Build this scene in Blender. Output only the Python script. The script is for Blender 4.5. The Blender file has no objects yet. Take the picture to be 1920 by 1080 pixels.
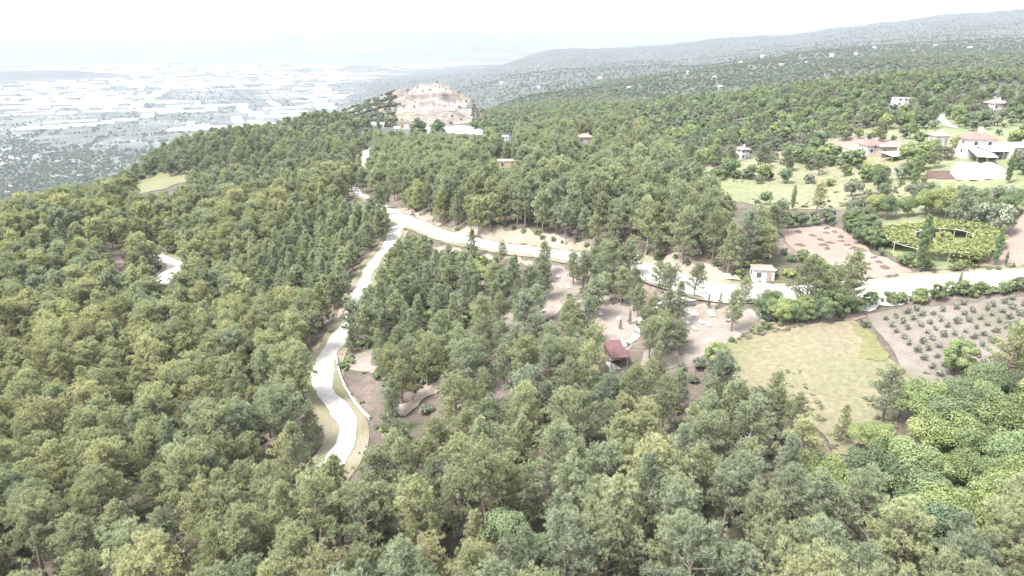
import bpy, math, random
import numpy as np
from mathutils import Vector
from mathutils.geometry import delaunay_2d_cdt

random.seed(11)
rng = np.random.default_rng(11)
scene = bpy.context.scene
COL = scene.collection

# ------------------------------------------------------------------ camera, sky, sun, exposure
F, PITCH, CAMZ = 1280.0, math.radians(20.4), 52.0
cam_data = bpy.data.cameras.new('camera')
cam_data.sensor_width = 36.0
cam_data.lens = 36.0 * F / 1920.0
cam_data.clip_start = 0.5
cam_data.clip_end = 60000.0
cam = bpy.data.objects.new('camera', cam_data)
COL.objects.link(cam)
cam.location = (0, 0, CAMZ)
cam.rotation_euler = (math.pi / 2 - PITCH, 0, 0)
scene.camera = cam

SUN_EL, SUN_AZ = math.radians(58), math.radians(-118)      # azimuth clockwise from +Y
world = bpy.data.worlds.new('World')
scene.world = world
world.use_nodes = True
wn = world.node_tree
bg = wn.nodes['Background']
sky = wn.nodes.new('ShaderNodeTexSky')
sky.sky_type = 'NISHITA'
sky.sun_disc = False
sky.sun_elevation = SUN_EL
sky.sun_rotation = SUN_AZ
sky.air_density = 1.0
sky.dust_density = 1.5
sky.ozone_density = 1.0
hs = wn.nodes.new('ShaderNodeHueSaturation')
hs.inputs['Saturation'].default_value = 0.35          # thin high overcast
wn.links.new(sky.outputs[0], hs.inputs['Color'])
wn.links.new(hs.outputs[0], bg.inputs[0])
bg.inputs[1].default_value = 0.15

sun_data = bpy.data.lights.new('sun', 'SUN')
sun_data.energy = 1.5
sun_data.angle = math.radians(16)
sun_data.color = (1.0, 0.98, 0.95)
sun = bpy.data.objects.new('sun', sun_data)
COL.objects.link(sun)
sdir = Vector((math.cos(SUN_EL) * math.sin(SUN_AZ), math.cos(SUN_EL) * math.cos(SUN_AZ), math.sin(SUN_EL)))
sun.rotation_euler = sdir.to_track_quat('Z', 'Y').to_euler()
sun.location = (0, 0, 400)

scene.view_settings.view_transform = 'Standard'
scene.view_settings.look = 'None'
scene.view_settings.gamma = 1.0
scene.view_settings.use_curve_mapping = False
scene.view_settings.exposure = 3.0
scene.render.film_transparent = False
cy = scene.cycles
cy.max_bounces = 5
cy.diffuse_bounces = 4
cy.glossy_bounces = 1
cy.transmission_bounces = 3
cy.volume_bounces = 1
cy.transparent_max_bounces = 4
cy.use_denoising = True
cy.caustics_reflective = False
cy.caustics_refractive = False
HAZE = 0.000115

# ------------------------------------------------------------------ projection helpers (photo pixels, 1920 x 1080)
cp, sp = math.cos(PITCH), math.sin(PITCH)

def ray(px, py):
    u = (np.asarray(px, float) - 960) / F
    v = (np.asarray(py, float) - 540) / F
    return u, cp - v * sp, -sp - v * cp

def pix(px, py, D):
    u, y, z = ray(px, py)
    return np.stack([u / y * D, np.zeros_like(u) + D, z / y * D + CAMZ], -1)

def proj(P):
    P = np.asarray(P, float)
    x, y, z = P[..., 0], P[..., 1], P[..., 2] - CAMZ
    d = y * cp - z * sp
    up = y * sp + z * cp
    d = np.where(d < 0.5, 0.5, d)
    return 960 + F * x / d, 540 - F * up / d, d

def inpoly(x, y, poly):
    x = np.asarray(x, float); y = np.asarray(y, float)
    r = np.zeros(x.shape, bool)
    n = len(poly)
    for i in range(n):
        x0, y0 = poly[i]; x1, y1 = poly[(i + 1) % n]
        c = ((y0 > y) != (y1 > y))
        with np.errstate(divide='ignore', invalid='ignore'):
            xi = (x1 - x0) * (y - y0) / (y1 - y0 + 1e-12) + x0
        r ^= c & (x < xi)
    return r

# ------------------------------------------------------------------ terrain height
def ctrl():
    pts = []
    def Z(px, py, z):                   # a ground pixel at a height below the camera
        u, y, zz = ray(px, py); D = z / (zz / y)
        pts.append((u / y * D, D, z))
    def D(px, py, d):
        p = pix(px, py, d); pts.append((p[0], p[1], p[2] - CAMZ))
    def B(px, d, z):                    # hidden ground
        pts.append(((px - 960) / F / cp * d, d, z))
    for a in [(-300,1080,-66),(100,1080,-62),(500,1080,-60),(960,1080,-54),(1400,1080,-52),(1850,1080,-50),(2300,1080,-48),
              (-200,800,-69),(0,800,-66),(300,800,-63),(620,850,-58),(690,790,-57),(1000,800,-53),(1400,800,-50),(1590,740,-48.5),(1900,800,-47),
              (600,690,-57),(630,640,-56.5),(690,520,-55),(745,430,-54),(800,430,-52.5),(900,458,-51),(1000,470,-50),(1100,487,-49),(1200,505,-48),
              (1300,533,-47.2),(1400,550,-46.5),(1500,552,-45.3),(1620,545,-44),(1760,533,-42),(1900,520,-40.5),(2100,500,-38),
              (1400,650,-48),(1550,620,-46),(1630,590,-45.2),(1700,700,-47),(1900,600,-43),(1850,690,-46),(2150,640,-41),
              (1300,590,-47.8),(1100,640,-50.5),(900,640,-53),(1150,690,-51),(700,680,-56.5),(800,720,-55.5),(1000,545,-51),(850,520,-53.5),
              (1000,446,-47),(1100,462,-46),(1200,478,-45.3),(900,428,-48.6),(850,420,-50),(1350,508,-45),(1250,490,-45.3),
              (1100,330,-50),(1250,330,-48),(1230,300,-50),(950,300,-50),(1000,380,-48),(1300,420,-45),
              (1350,345,-46.5),(1550,345,-43),(1500,310,-42.5),(1650,320,-38.5),(1570,470,-44),(1550,430,-43.7),(1680,510,-42.5),
              (1760,450,-40.8),(1900,430,-38),(1850,330,-35),(1840,292,-33.3),(1640,290,-37),(1395,300,-44),(1690,200,-32),(1870,205,-31),
              (1900,240,-32),(1500,230,-40),(1300,230,-48),(1100,240,-57),(1700,150,-27),(1900,150,-24),(2200,150,-18),(1500,172,-41),(1300,192,-60),
              (2200,300,-28),(2300,430,-33),
              (200,500,-69),(330,500,-68),(100,600,-68),(400,600,-64),(550,500,-62),(550,620,-60),(-200,500,-75)]:
        Z(*a)
    for a in [(450,430,240),(300,404,270),(100,434,225),(150,408,255),(200,384,290),(300,322,350),(500,330,330),(250,354,320),(330,284,415),(450,260,430),(600,219,560),(700,238,690),
              (780,245,660),(860,232,670),(895,225,720),(620,260,480),(680,300,370),(700,362,260),(600,320,330),(640,238,610),(800,300,370),(950,262,470),
              (1500,135,1300),(1500,110,1800),(1500,95,2200),(1500,80,4000),(1500,63,6000),(1700,43,6000),(1920,16,6000),(2300,12,6000),
              (1280,79,6000),(1150,86,6000),(1000,97,6000),(1850,75,2500),(1850,52,3500),(1600,110,1600),(1600,130,1100),(1900,110,1100),(1900,128,800),(2300,110,1000),
              (1300,160,1200),(1300,130,2200),(1300,105,4000),(1100,195,900),(1100,160,1700),(1100,130,3000),(1100,108,4500),
              (950,215,800),(950,183,1500),(950,150,2800),(950,122,6000),(800,150,4800),(700,125,8000)]:
        D(*a)
    for a in [(-300,500,-185),(0,400,-140),(0,600,-210),(0,950,-300),(0,1300,-348),(-400,1000,-330),(150,500,-150),(250,450,-110),(250,650,-190),(250,950,-290),(250,1350,-349),
              (450,600,-120),(450,900,-240),(450,1400,-349),(600,800,-140),(600,1200,-280),(600,1700,-349),(800,1000,-130),(800,1500,-240),(800,2300,-320),
              (1700,620,-60),(1900,650,-50),(1500,800,-85),(1300,900,-95),
              (1000,9000,-340),(1300,9000,-300),(1700,9500,-150),(2200,9500,0),(1000,14000,-350),(1500,16000,-350),(2200,16000,-350),(960,26000,-350),(2300,26000,-350),
              (-900,300,-140),(-900,1000,-340),(2900,200,-25),(2900,500,-20),(2900,1500,0),(2900,4000,60)]:
        B(*a)
    for px in (-900, -300, 0, 250, 500):
        for d in (1700, 2300, 3200, 5000, 8000, 12000, 26000):
            B(px, d, -350)
    for px, d in ((650, 2600), (650, 4000), (800, 8000), (800, 12000), (700, 26000)):
        B(px, d, -348)
    # round the camera, outside the picture
    for a, r, z in [(60,40,-50),(90,40,-50),(-60,40,-66),(-90,40,-66),(130,40,-48),(-130,40,-60),(180,40,-54),(180,200,-30),(120,200,-20),(-120,200,-70),(180,1000,60),(120,1000,60),
                    (-120,1000,-200),(-90,300,-150),(-90,1500,-345),(90,300,-15),(90,1500,60),(180,5000,200),(120,5000,200),(-120,6000,-350),(90,6000,150),(180,26000,-100),(90,26000,-200),(-120,26000,-350),(0,8,-54),(180,8,-54),(0,30,-54)]:
        pts.append((r * math.sin(math.radians(a)), r * math.cos(math.radians(a)), z))
    return np.array(pts)

CT = ctrl()
AZS = 2.0
def uv(x, y):
    r = np.sqrt(x * x + y * y)
    return np.stack([np.arctan2(x, y) * AZS, np.log(np.maximum(r, 3.0))], -1)
CUV = uv(CT[:, 0], CT[:, 1])
def ker(d2): return np.sqrt(d2 + 0.0036)
_A = ker(((CUV[:, None] - CUV[None]) ** 2).sum(-1))
n = len(CT)
_M = np.zeros((n + 1, n + 1)); _M[:n, :n] = _A + np.eye(n) * -0.004; _M[:n, n] = 1; _M[n, :n] = 1
_w = np.linalg.solve(_M, np.concatenate([CT[:, 2], [0]]))

def _hash(i, j, s):
    h = (i.astype(np.int64) * 374761393 + j.astype(np.int64) * 668265263 + s * 2147483647) & 0xffffffff
    h = ((h ^ (h >> 13)) * 1274126177) & 0xffffffff
    return ((h ^ (h >> 16)) & 0xffff) / 65535.0
def vnoise(x, y, s=0):
    i = np.floor(x); j = np.floor(y); fx = x - i; fy = y - j
    fx = fx * fx * (3 - 2 * fx); fy = fy * fy * (3 - 2 * fy)
    a = _hash(i, j, s); b = _hash(i + 1, j, s); c = _hash(i, j + 1, s); d = _hash(i + 1, j + 1, s)
    return (a + (b - a) * fx) * (1 - fy) + (c + (d - c) * fx) * fy
def fbm(x, y, o=4, s=0):
    t = 0; a = 0.5
    for k in range(o):
        t = t + a * (vnoise(x, y, s + k) - 0.5); x = x * 2.03 + 7.1; y = y * 2.03 + 3.7; a *= 0.5
    return t

def smooth(a, b, t):
    t = np.clip((t - a) / (b - a), 0, 1); return t * t * (3 - 2 * t)

def h_base(x, y):
    x = np.asarray(x, float); y = np.asarray(y, float); sh = x.shape
    x = x.ravel(); y = y.ravel(); out = np.empty(len(x))
    for k in range(0, len(x), 40000):
        q = uv(x[k:k + 40000], y[k:k + 40000])
        d2 = ((q[:, None, 0] - CUV[None, :, 0]) ** 2 + (q[:, None, 1] - CUV[None, :, 1]) ** 2)
        out[k:k + 40000] = ker(d2) @ _w[:n] + _w[n]
    r = np.sqrt(x * x + y * y)
    hilly = smooth(-340, -260, out)
    out = out + fbm(x / 45, y / 45, 2, 5) * 1.2 * smooth(40, 200, r) * hilly
    out = out + hilly * smooth(700, 1600, r) * (fbm(x / 420, y / 420, 5, 9) * 75 - np.abs(fbm(x / 900, y / 900, 4, 21)) * 110) * np.clip(r / 5000, 0.25, 1.0)
    out = np.clip(out, -352, 300)
    # low knoll out on the valley floor
    out = out + 62 * np.exp(-(((x + 3950) / 480) ** 2 + ((y - 6050) / 500) ** 2)) + 30 * np.exp(-(((x + 4500) / 330) ** 2 + ((y - 6100) / 400) ** 2))
    return (out + CAMZ).reshape(sh)

def gp_base(pts, hf=None, dmin=25.0, dmax=25000.0):
    hf = hf or h_base
    P = np.asarray(pts, float).reshape(-1, 2)
    u, y, z = ray(P[:, 0], P[:, 1])
    ds = np.exp(np.linspace(math.log(dmin), math.log(dmax), 700))
    X = (u / y)[:, None] * ds; Y = np.broadcast_to(ds, X.shape); Zr = (z / y)[:, None] * ds + CAMZ
    Hh = hf(X, Y)
    below = Zr < Hh
    k = np.argmax(below, 1); k = np.where(below.any(1), np.maximum(k, 1), len(ds) - 1)
    i = np.arange(len(P))
    a = Zr[i, k - 1] - Hh[i, k - 1]; b = Zr[i, k] - Hh[i, k]
    t = np.clip(a / (a - b + 1e-9), 0, 1)
    d = ds[k - 1] + (ds[k] - ds[k - 1]) * t
    X = u / y * d
    return np.stack([X, d, hf(X, d)], -1)

# roads first: their profile is cut into the ground
def catmull(P, step):
    P = np.asarray(P, float); out = []
    Q = np.vstack([2 * P[0] - P[1], P, 2 * P[-1] - P[-2]])
    for i in range(1, len(Q) - 2):
        p0, p1, p2, p3 = Q[i - 1], Q[i], Q[i + 1], Q[i + 2]
        m = max(2, int(np.linalg.norm(p2 - p1) / step))
        for t in np.linspace(0, 1, m, endpoint=False):
            out.append(0.5 * (2 * p1 + (p2 - p0) * t + (2 * p0 - 5 * p1 + 4 * p2 - p3) * t * t + (3 * p1 - p0 - 3 * p2 + p3) * t ** 3))
    out.append(P[-1])
    return np.array(out)
def smooth_z(P, k):
    z = P[:, 2]; zz = np.pad(z, k, mode='edge'); P = P.copy()
    P[:, 2] = np.convolve(zz, np.ones(2 * k + 1) / (2 * k + 1), 'valid'); return P

ROADS = {}
def road_def(name, px, width):
    g = gp_base(px)
    c = smooth_z(catmull(g, 1.6), 4)
    w = np.interp(np.linspace(0, 1, len(c)), np.linspace(0, 1, len(width)), width)
    ROADS[name] = (c, w)
road_def('main', [(2300,488),(2100,503),(1900,521),(1760,531),(1620,543),(1500,550),(1400,549),(1320,540),(1210,508),(1100,485),(1000,471),(910,459),(850,445),(795,426),(745,406),(715,388),(690,372),(672,366)],
         [8,8,8,8.5,8.5,8.5,9.5,9,6.5,6,5.6,5.6,6,6.4,5.5,2.6,2.2,3.4])
road_def('side', [(800,432),(766,427),(748,434),(736,452),(716,478),(697,500),(686,522),(672,560),(646,614),(624,648),(604,690),(614,730),(640,775),(655,808),(640,850),(600,905)], [3.2,3.0,2.8,2.8,2.6,2.6,2.7,2.9,3.0,3.4,3.6,3.4,3])
road_def('valley', [(272,474),(288,479),(305,485),(330,497),(322,511),(300,532)], [4, 4, 4.5, 5.5, 5.5, 4])
road_def('upper', [(672,366),(668,345),(676,318),(684,298),(690,284),(712,274),(745,263)], [3.4, 1.3, 1.2, 3.4, 3.2, 4.0])

def seg_dist(x, y, C):
    """distance to a polyline and the height of its nearest point"""
    best = np.full(x.shape, 1e9); bz = np.zeros(x.shape)
    for i in range(len(C)):
        d = (x - C[i, 0]) ** 2 + (y - C[i, 1]) ** 2
        m = d < best; best[m] = d[m]; bz[m] = C[i, 2]
    return np.sqrt(best), bz

_c, _wd = ROADS['side']; _d, _bz = seg_dist(_c[:, 0], _c[:, 1], ROADS['main'][0]); _k = 1 - smooth(4.5, 10, _d); _c[:, 2] = _c[:, 2] * (1 - _k) + (_bz + 0.03) * _k

def h(x, y):
    x = np.asarray(x, float); y = np.asarray(y, float); sh = x.shape
    xf = x.ravel(); yf = y.ravel(); z = h_base(xf, yf)
    for name, (c, w) in ROADS.items():
        lo = c.min(0) - 14; hi = c.max(0) + 14
        m = np.where((xf > lo[0]) & (xf < hi[0]) & (yf > lo[1]) & (yf < hi[1]))[0]
        if len(m) == 0: continue
        cc = c[::2]; ww = w[::2]
        d, bz = seg_dist(xf[m], yf[m], cc)
        half = float(np.mean(ww)) / 2 + 0.8
        k = 1 - smooth(half, half + 5, d)
        z[m] = z[m] * (1 - k) + (bz - 0.15) * k
    return z.reshape(sh)

def gp(px, py):
    return gp_base([(px, py)], h)[0]
def gps(L):
    return gp_base(L, h)

# ------------------------------------------------------------------ materials
def rgb(c): return (c[0], c[1], c[2], 1.0)
class NT:
    def __init__(s, name):
        s.m = bpy.data.materials.new(name); s.m.use_nodes = True
        s.t = s.m.node_tree; s.t.nodes.clear()
        s.out = s.t.nodes.new('ShaderNodeOutputMaterial')
        s.pos = None
    def n(s, typ, **kw):
        nd = s.t.nodes.new(typ)
        for k, v in kw.items():
            if k.startswith('_'): nd.inputs[k[1:].replace('_', ' ')].default_value = v
            else: setattr(nd, k, v)
        return nd
    def l(s, a, b): s.t.links.new(a, b)
    def P(s):
        if s.pos is None: s.pos = s.n('ShaderNodeNewGeometry').outputs['Position']
        return s.pos
    def noise(s, scale, detail=3.0, rough=0.55, vec=None, stretch=None):
        v = vec or s.P()
        if stretch:
            mp = s.n('ShaderNodeMapping'); mp.inputs['Scale'].default_value = stretch; s.l(v, mp.inputs['Vector']); v = mp.outputs[0]
        nd = s.n('ShaderNodeTexNoise'); nd.inputs['Scale'].default_value = scale
        nd.inputs['Detail'].default_value = detail; nd.inputs['Roughness'].default_value = rough
        s.l(v, nd.inputs['Vector']); return nd.outputs['Fac']
    def ramp(s, fac, stops, interp='LINEAR'):
        nd = s.n('ShaderNodeValToRGB'); e = nd.color_ramp.elements; nd.color_ramp.interpolation = interp
        while len(e) < len(stops): e.new(0.5)
        for k, (p, c) in enumerate(stops):
            e[k].position = p; e[k].color = rgb(c) if not np.isscalar(c) else (c, c, c, 1)
        s.l(fac, nd.inputs[0]); return nd.outputs[0]
    def mix(s, f, a, b, mode='MIX'):
        nd = s.n('ShaderNodeMix', data_type='RGBA', blend_type=mode)
        for sock, v in ((nd.inputs[0], f), (nd.inputs[6], a), (nd.inputs[7], b)):
            if hasattr(v, 'is_linked'): s.l(v, sock)
            elif np.isscalar(v): sock.default_value = v
            else: sock.default_value = rgb(v)
        return nd.outputs[2]
    def math(s, op, a, b=None):
        nd = s.n('ShaderNodeMath', operation=op)
        for k, v in ((0, a), (1, b)):
            if v is None: continue
            if hasattr(v, 'is_linked'): s.l(v, nd.inputs[k])
            else: nd.inputs[k].default_value = v
        return nd.outputs[0]
    def attr(s, name, typ='GEOMETRY'):
        nd = s.n('ShaderNodeAttribute', attribute_type=typ); nd.attribute_name = name; return nd
    def surf(s, col, rough=0.9, bump=None, bstr=0.4, bdist=0.1, spec=0.2):
        b = s.n('ShaderNodeBsdfPrincipled')
        if hasattr(col, 'is_linked'): s.l(col, b.inputs['Base Color'])
        else: b.inputs['Base Color'].default_value = rgb(col)
        if hasattr(rough, 'is_linked'): s.l(rough, b.inputs['Roughness'])
        else: b.inputs['Roughness'].default_value = rough
        b.inputs['Specular IOR Level'].default_value = spec
        if bump is not None:
            bp = s.n('ShaderNodeBump'); bp.inputs['Strength'].default_value = bstr; bp.inputs['Distance'].default_value = bdist
            s.l(bump, bp.inputs['Height']); s.l(bp.outputs[0], b.inputs['Normal'])
        s.l(b.outputs[0], s.out.inputs['Surface']); return s.m

def noisy(name, c0, c1, scale, scale2=None, c2=None, rough=0.9, bdist=0.06, stretch=None, lo=0.35, hi=0.65):
    t = NT(name)
    f = t.noise(scale, 5, 0.65, stretch=stretch)
    col = t.ramp(f, [(lo, c0), (hi, c1)])
    if c2 is not None:
        g = t.noise(scale2, 4, 0.6)
        col = t.mix(t.ramp(g, [(0.45, 0.0), (0.65, 1.0)]), col, c2)
    return t.surf(col, rough, bump=f, bdist=bdist)

def foliage(name, ramp_stops, trans=0.35, dark=0.72, light=1.2):
    """leaf colour runs along ramp_stops: object colour (single trees) or the instance's hue (the mass), and a little per clump"""
    t = NT(name)
    oi = t.n('ShaderNodeObjectInfo')
    sepc = t.n('ShaderNodeSeparateColor'); t.l(oi.outputs['Color'], sepc.inputs[0])
    single = t.math('LESS_THAN', sepc.outputs[0], 0.95)
    ih = t.attr('hue', 'INSTANCER').outputs['Fac']
    hue = t.math('ADD', t.math('MULTIPLY', sepc.outputs[0], single), t.math('MULTIPLY', ih, t.math('SUBTRACT', 1.0, single)))
    tint = t.attr('tint').outputs['Fac']
    hue2 = t.math('ADD', hue, t.math('MULTIPLY', t.math('SUBTRACT', tint, 0.5), 0.3))
    col = t.ramp(hue2, ramp_stops)
    val = t.math('ADD', dark, t.math('MULTIPLY', tint, light - dark))
    rnd = t.math('ADD', 0.82, t.math('MULTIPLY', oi.outputs['Random'], 0.36))
    v = t.math('MULTIPLY', val, rnd)
    cc = t.n('ShaderNodeVectorMath', operation='SCALE'); t.l(col, cc.inputs[0]); t.l(v, cc.inputs['Scale'])
    d = t.n('ShaderNodeBsdfDiffuse'); tr = t.n('ShaderNodeBsdfTranslucent')
    t.l(cc.outputs[0], d.inputs[0])
    tc = t.mix(1.0, cc.outputs[0], (1.0, 1.0, 0.55), 'MULTIPLY'); t.l(tc, tr.inputs[0])
    mx = t.n('ShaderNodeMixShader'); mx.inputs[0].default_value = trans
    t.l(d.outputs[0], mx.inputs[1]); t.l(tr.outputs[0], mx.inputs[2]); t.l(mx.outputs[0], t.out.inputs['Surface'])
    return t.m

M = {}
M['pine'] = foliage('pine_needles', [(0.0, (0.20, 0.23, 0.168)), (0.33, (0.232, 0.254, 0.162)), (0.66, (0.275, 0.287, 0.162)), (1.0, (0.305, 0.29, 0.172))], 0.45)
M['broad'] = foliage('broad_leaves', [(0.0, (0.11, 0.145, 0.09)), (0.33, (0.155, 0.195, 0.105)), (0.66, (0.205, 0.24, 0.11)), (1.0, (0.26, 0.265, 0.10))], 0.42)
M['olive'] = foliage('olive_leaves', [(0.0, (0.12, 0.135, 0.09)), (0.5, (0.15, 0.165, 0.115)), (1.0, (0.16, 0.145, 0.11))], 0.3)
M['scrub'] = foliage('scrub_leaves', [(0.0, (0.11, 0.13, 0.10)), (0.5, (0.15, 0.165, 0.11)), (1.0, (0.21, 0.19, 0.11))], 0.35)
M['vine'] = foliage('vine_leaves', [(0.0, (0.17, 0.205, 0.085)), (0.5, (0.215, 0.24, 0.10)), (1.0, (0.27, 0.26, 0.11))], 0.4)
M['sapling'] = foliage('olive_sapling_leaves', [(0.0, (0.20, 0.213, 0.165)), (0.5, (0.23, 0.24, 0.19)), (1.0, (0.25, 0.24, 0.195))], 0.4)
M['bark'] = noisy('pine_bark', (0.10, 0.075, 0.06), (0.2, 0.16, 0.135), 3.0, stretch=(1, 1, 0.2), bdist=0.03)
M['dead'] = noisy('bare_wood', (0.2, 0.17, 0.15), (0.28, 0.25, 0.23), 3.0, stretch=(1, 1, 0.2), bdist=0.02)

def earth_mat(name, a, b, c, sc=0.25):
    t = NT(name)
    f = t.noise(sc, 6, 0.7); g = t.noise(sc * 9, 4, 0.7); k = t.noise(sc * 0.22, 3, 0.5)
    col = t.ramp(f, [(0.32, a), (0.62, b)])
    col = t.mix(t.ramp(k, [(0.42, 0.0), (0.62, 0.8)]), col, c)
    col = t.mix(0.5, col, t.ramp(g, [(0.3, 0.25), (0.7, 0.75)]), 'OVERLAY')
    return t.surf(col, 0.95, bump=g, bdist=0.12, bstr=0.6)
M['road'] = earth_mat('pale_gravel', (0.29, 0.276, 0.25), (0.37, 0.357, 0.333), (0.21, 0.187, 0.16), 0.4)
M['path'] = earth_mat('pale_paving', (0.33, 0.315, 0.3), (0.43, 0.415, 0.4), (0.28, 0.255, 0.235), 0.6)
M['verge'] = earth_mat('grassy_verge', (0.13, 0.112, 0.075), (0.095, 0.098, 0.045), (0.175, 0.147, 0.112), 0.35)
M['bank'] = earth_mat('earth_bank', (0.15, 0.118, 0.09), (0.2, 0.165, 0.135), (0.1, 0.085, 0.055), 0.3)
M['pinksoil'] = earth_mat('dusty_pink_soil', (.13,.105,.09), (.18,.15,.131), (.105,.094,.065), .4)
M['meadow'] = earth_mat('dry_meadow', (0.1, 0.097, 0.048), (0.078, 0.088, 0.038), (0.128, 0.106, 0.072), 0.13)
M['greengrass'] = earth_mat('green_grass', (0.063, 0.076, 0.025), (0.084, 0.088, 0.034), (0.110, 0.101, 0.050), 0.12)
M['pasture'] = earth_mat('pasture_grass', (0.092, 0.105, 0.05), (0.115, 0.125, 0.062), (0.13, 0.118, 0.072), 0.06)
M['olivesoil'] = earth_mat('olive_grove_soil', (0.105, 0.088, 0.076), (0.135, 0.115, 0.1), (0.088, 0.08, 0.056), 0.5)
M['plough'] = earth_mat('ploughed_soil', (0.135, 0.099, 0.08), (0.17, 0.13, 0.108), (0.145, 0.11, 0.09), 0.3)
M['wetsoil'] = earth_mat('dark_soil', (0.05, 0.032, 0.026), (0.075, 0.05, 0.042), (0.065, 0.045, 0.032), 0.5)
M['greysoil'] = earth_mat('grey_soil', (0.128, 0.114, 0.105), (0.152, 0.138, 0.128), (0.119, 0.110, 0.086), 0.3)
M['manure'] = earth_mat('manure', (0.055, 0.036, 0.028), (0.09, 0.06, 0.048), (0.07, 0.05, 0.04), 1.5)

def terrain_mat():
    t = NT('ground')
    f = t.noise(0.06, 6, 0.65); g = t.noise(0.9, 4, 0.7); k = t.noise(0.012, 4, 0.6)
    near = t.ramp(f, [(0.3, (0.125, 0.098, 0.083)), (0.42, (0.085, 0.067, 0.055)), (0.55, (0.06, 0.049, 0.037)), (0.64, (0.056, 0.064, 0.03)), (0.74, (0.085, 0.093, 0.04))])
    near = t.mix(0.55, near, t.ramp(t.noise(1.3, 5, 0.75), [(0.3, 0.2), (0.7, 0.8)]), 'OVERLAY')
    # scrubby hills
    s1 = t.noise(0.022, 8, 0.72); s2 = t.noise(0.0035, 6, 0.65)
    scrub = t.ramp(s1, [(0.36, (0.03, 0.037, 0.032)), (0.54, (0.05, 0.055, 0.045)), (0.64, (0.09, 0.082, 0.072)), (0.72, (0.22, 0.2, 0.18))])
    forest = t.ramp(s1, [(0.35, (0.03, 0.038, 0.03)), (0.65, (0.055, 0.062, 0.045))])
    hills = t.mix(t.ramp(s2, [(0.46, 0.0), (0.58, 1.0)]), forest, scrub)
    # valley floor: a patchwork of sheeted fields, bare soil, crops and groves
    mp = t.n('ShaderNodeMapping'); mp.inputs['Rotation'].default_value = (0, 0, 0.42); mp.inputs['Scale'].default_value = (0.0042, 0.0085, 0.0)
    t.l(t.P(), mp.inputs['Vector'])
    vo = t.n('ShaderNodeTexVoronoi', distance='CHEBYCHEV'); vo.inputs['Scale'].default_value = 1.0; vo.inputs['Randomness'].default_value = 0.75
    t.l(mp.outputs[0], vo.inputs['Vector'])
    sc = t.n('ShaderNodeSeparateColor'); t.l(vo.outputs['Color'], sc.inputs[0])
    cell = t.ramp(sc.outputs[0], [(0.0, (0.11, 0.105, 0.10)), (0.12, (0.25, 0.247, 0.243)), (0.34, (0.055, 0.055, 0.052)), (0.54, (0.21, 0.207, 0.203)), (0.64, (0.035, 0.047, 0.038)), (0.82, (0.085, 0.08, 0.075)), (0.9, (0.03, 0.042, 0.034))], 'CONSTANT')
    z1 = t.noise(0.0011, 4, 0.6)
    grove = t.ramp(t.noise(0.03, 5, 0.7), [(0.35, (0.04, 0.05, 0.04)), (0.58, (0.065, 0.07, 0.058)), (0.68, (0.26, 0.245, 0.225))])
    plain = t.mix(t.ramp(z1, [(0.41, 0.0), (0.50, 0.85)]), cell, grove)
    fa = t.attr('far').outputs['Fac']; pl = t.attr('plain').outputs['Fac']
    col = t.mix(fa, near, hills); col = t.mix(pl, col, plain)
    return t.surf(col, 0.95, bump=g, bdist=0.15, bstr=0.5)
M['ground'] = terrain_mat()

# ------------------------------------------------------------------ mesh helpers
def link(o, parent=None):
    COL.objects.link(o)
    if parent is not None: o.parent = parent
    return o
def new_mesh(name, V, Fc, mats, tint=None, mi=None, smooth_shade=False):
    """V (n,3); Fc (m,k) array or list of faces"""
    me = bpy.data.meshes.new(name)
    V = np.asarray(V, np.float32)
    if isinstance(Fc, np.ndarray):
        m, k = Fc.shape
        me.vertices.add(len(V)); me.vertices.foreach_set('co', V.ravel())
        me.loops.add(m * k); me.loops.foreach_set('vertex_index', Fc.ravel().astype(np.int32))
        me.polygons.add(m); me.polygons.foreach_set('loop_start', np.arange(0, m * k, k, dtype=np.int32))
        me.update(calc_edges=True)
    else:
        me.from_pydata([tuple(v) for v in V], [], Fc)
    for mm in (mats if isinstance(mats, (list, tuple)) else [mats]): me.materials.append(mm)
    if mi is not None: me.polygons.foreach_set('material_index', np.asarray(mi, np.int32))
    if tint is not None:
        a = me.attributes.new('tint', 'FLOAT', 'POINT'); a.data.foreach_set('value', np.asarray(tint, np.float32))
    if smooth_shade: me.polygons.foreach_set('use_smooth', np.ones(len(me.polygons), bool))
    me.update()
    return me
def mobj(name, me, parent=None, loc=None, rz=0.0):
    o = bpy.data.objects.new(name, me); link(o, parent)
    if loc is not None: o.location = loc
    if rz: o.rotation_euler.z = rz
    return o
def empty(name, loc=(0, 0, 0), rz=0.0):
    o = bpy.data.objects.new(name, None); link(o); o.location = loc; o.rotation_euler.z = rz; o.empty_display_size = 0.5
    return o
def tag(o, label, cat, group=None):
    o['label'] = label; o['category'] = cat
    if group: o['group'] = group
    return o
def structure(o, label=None):
    o['kind'] = 'structure'
    if label: o['label'] = label
    return o
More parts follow.
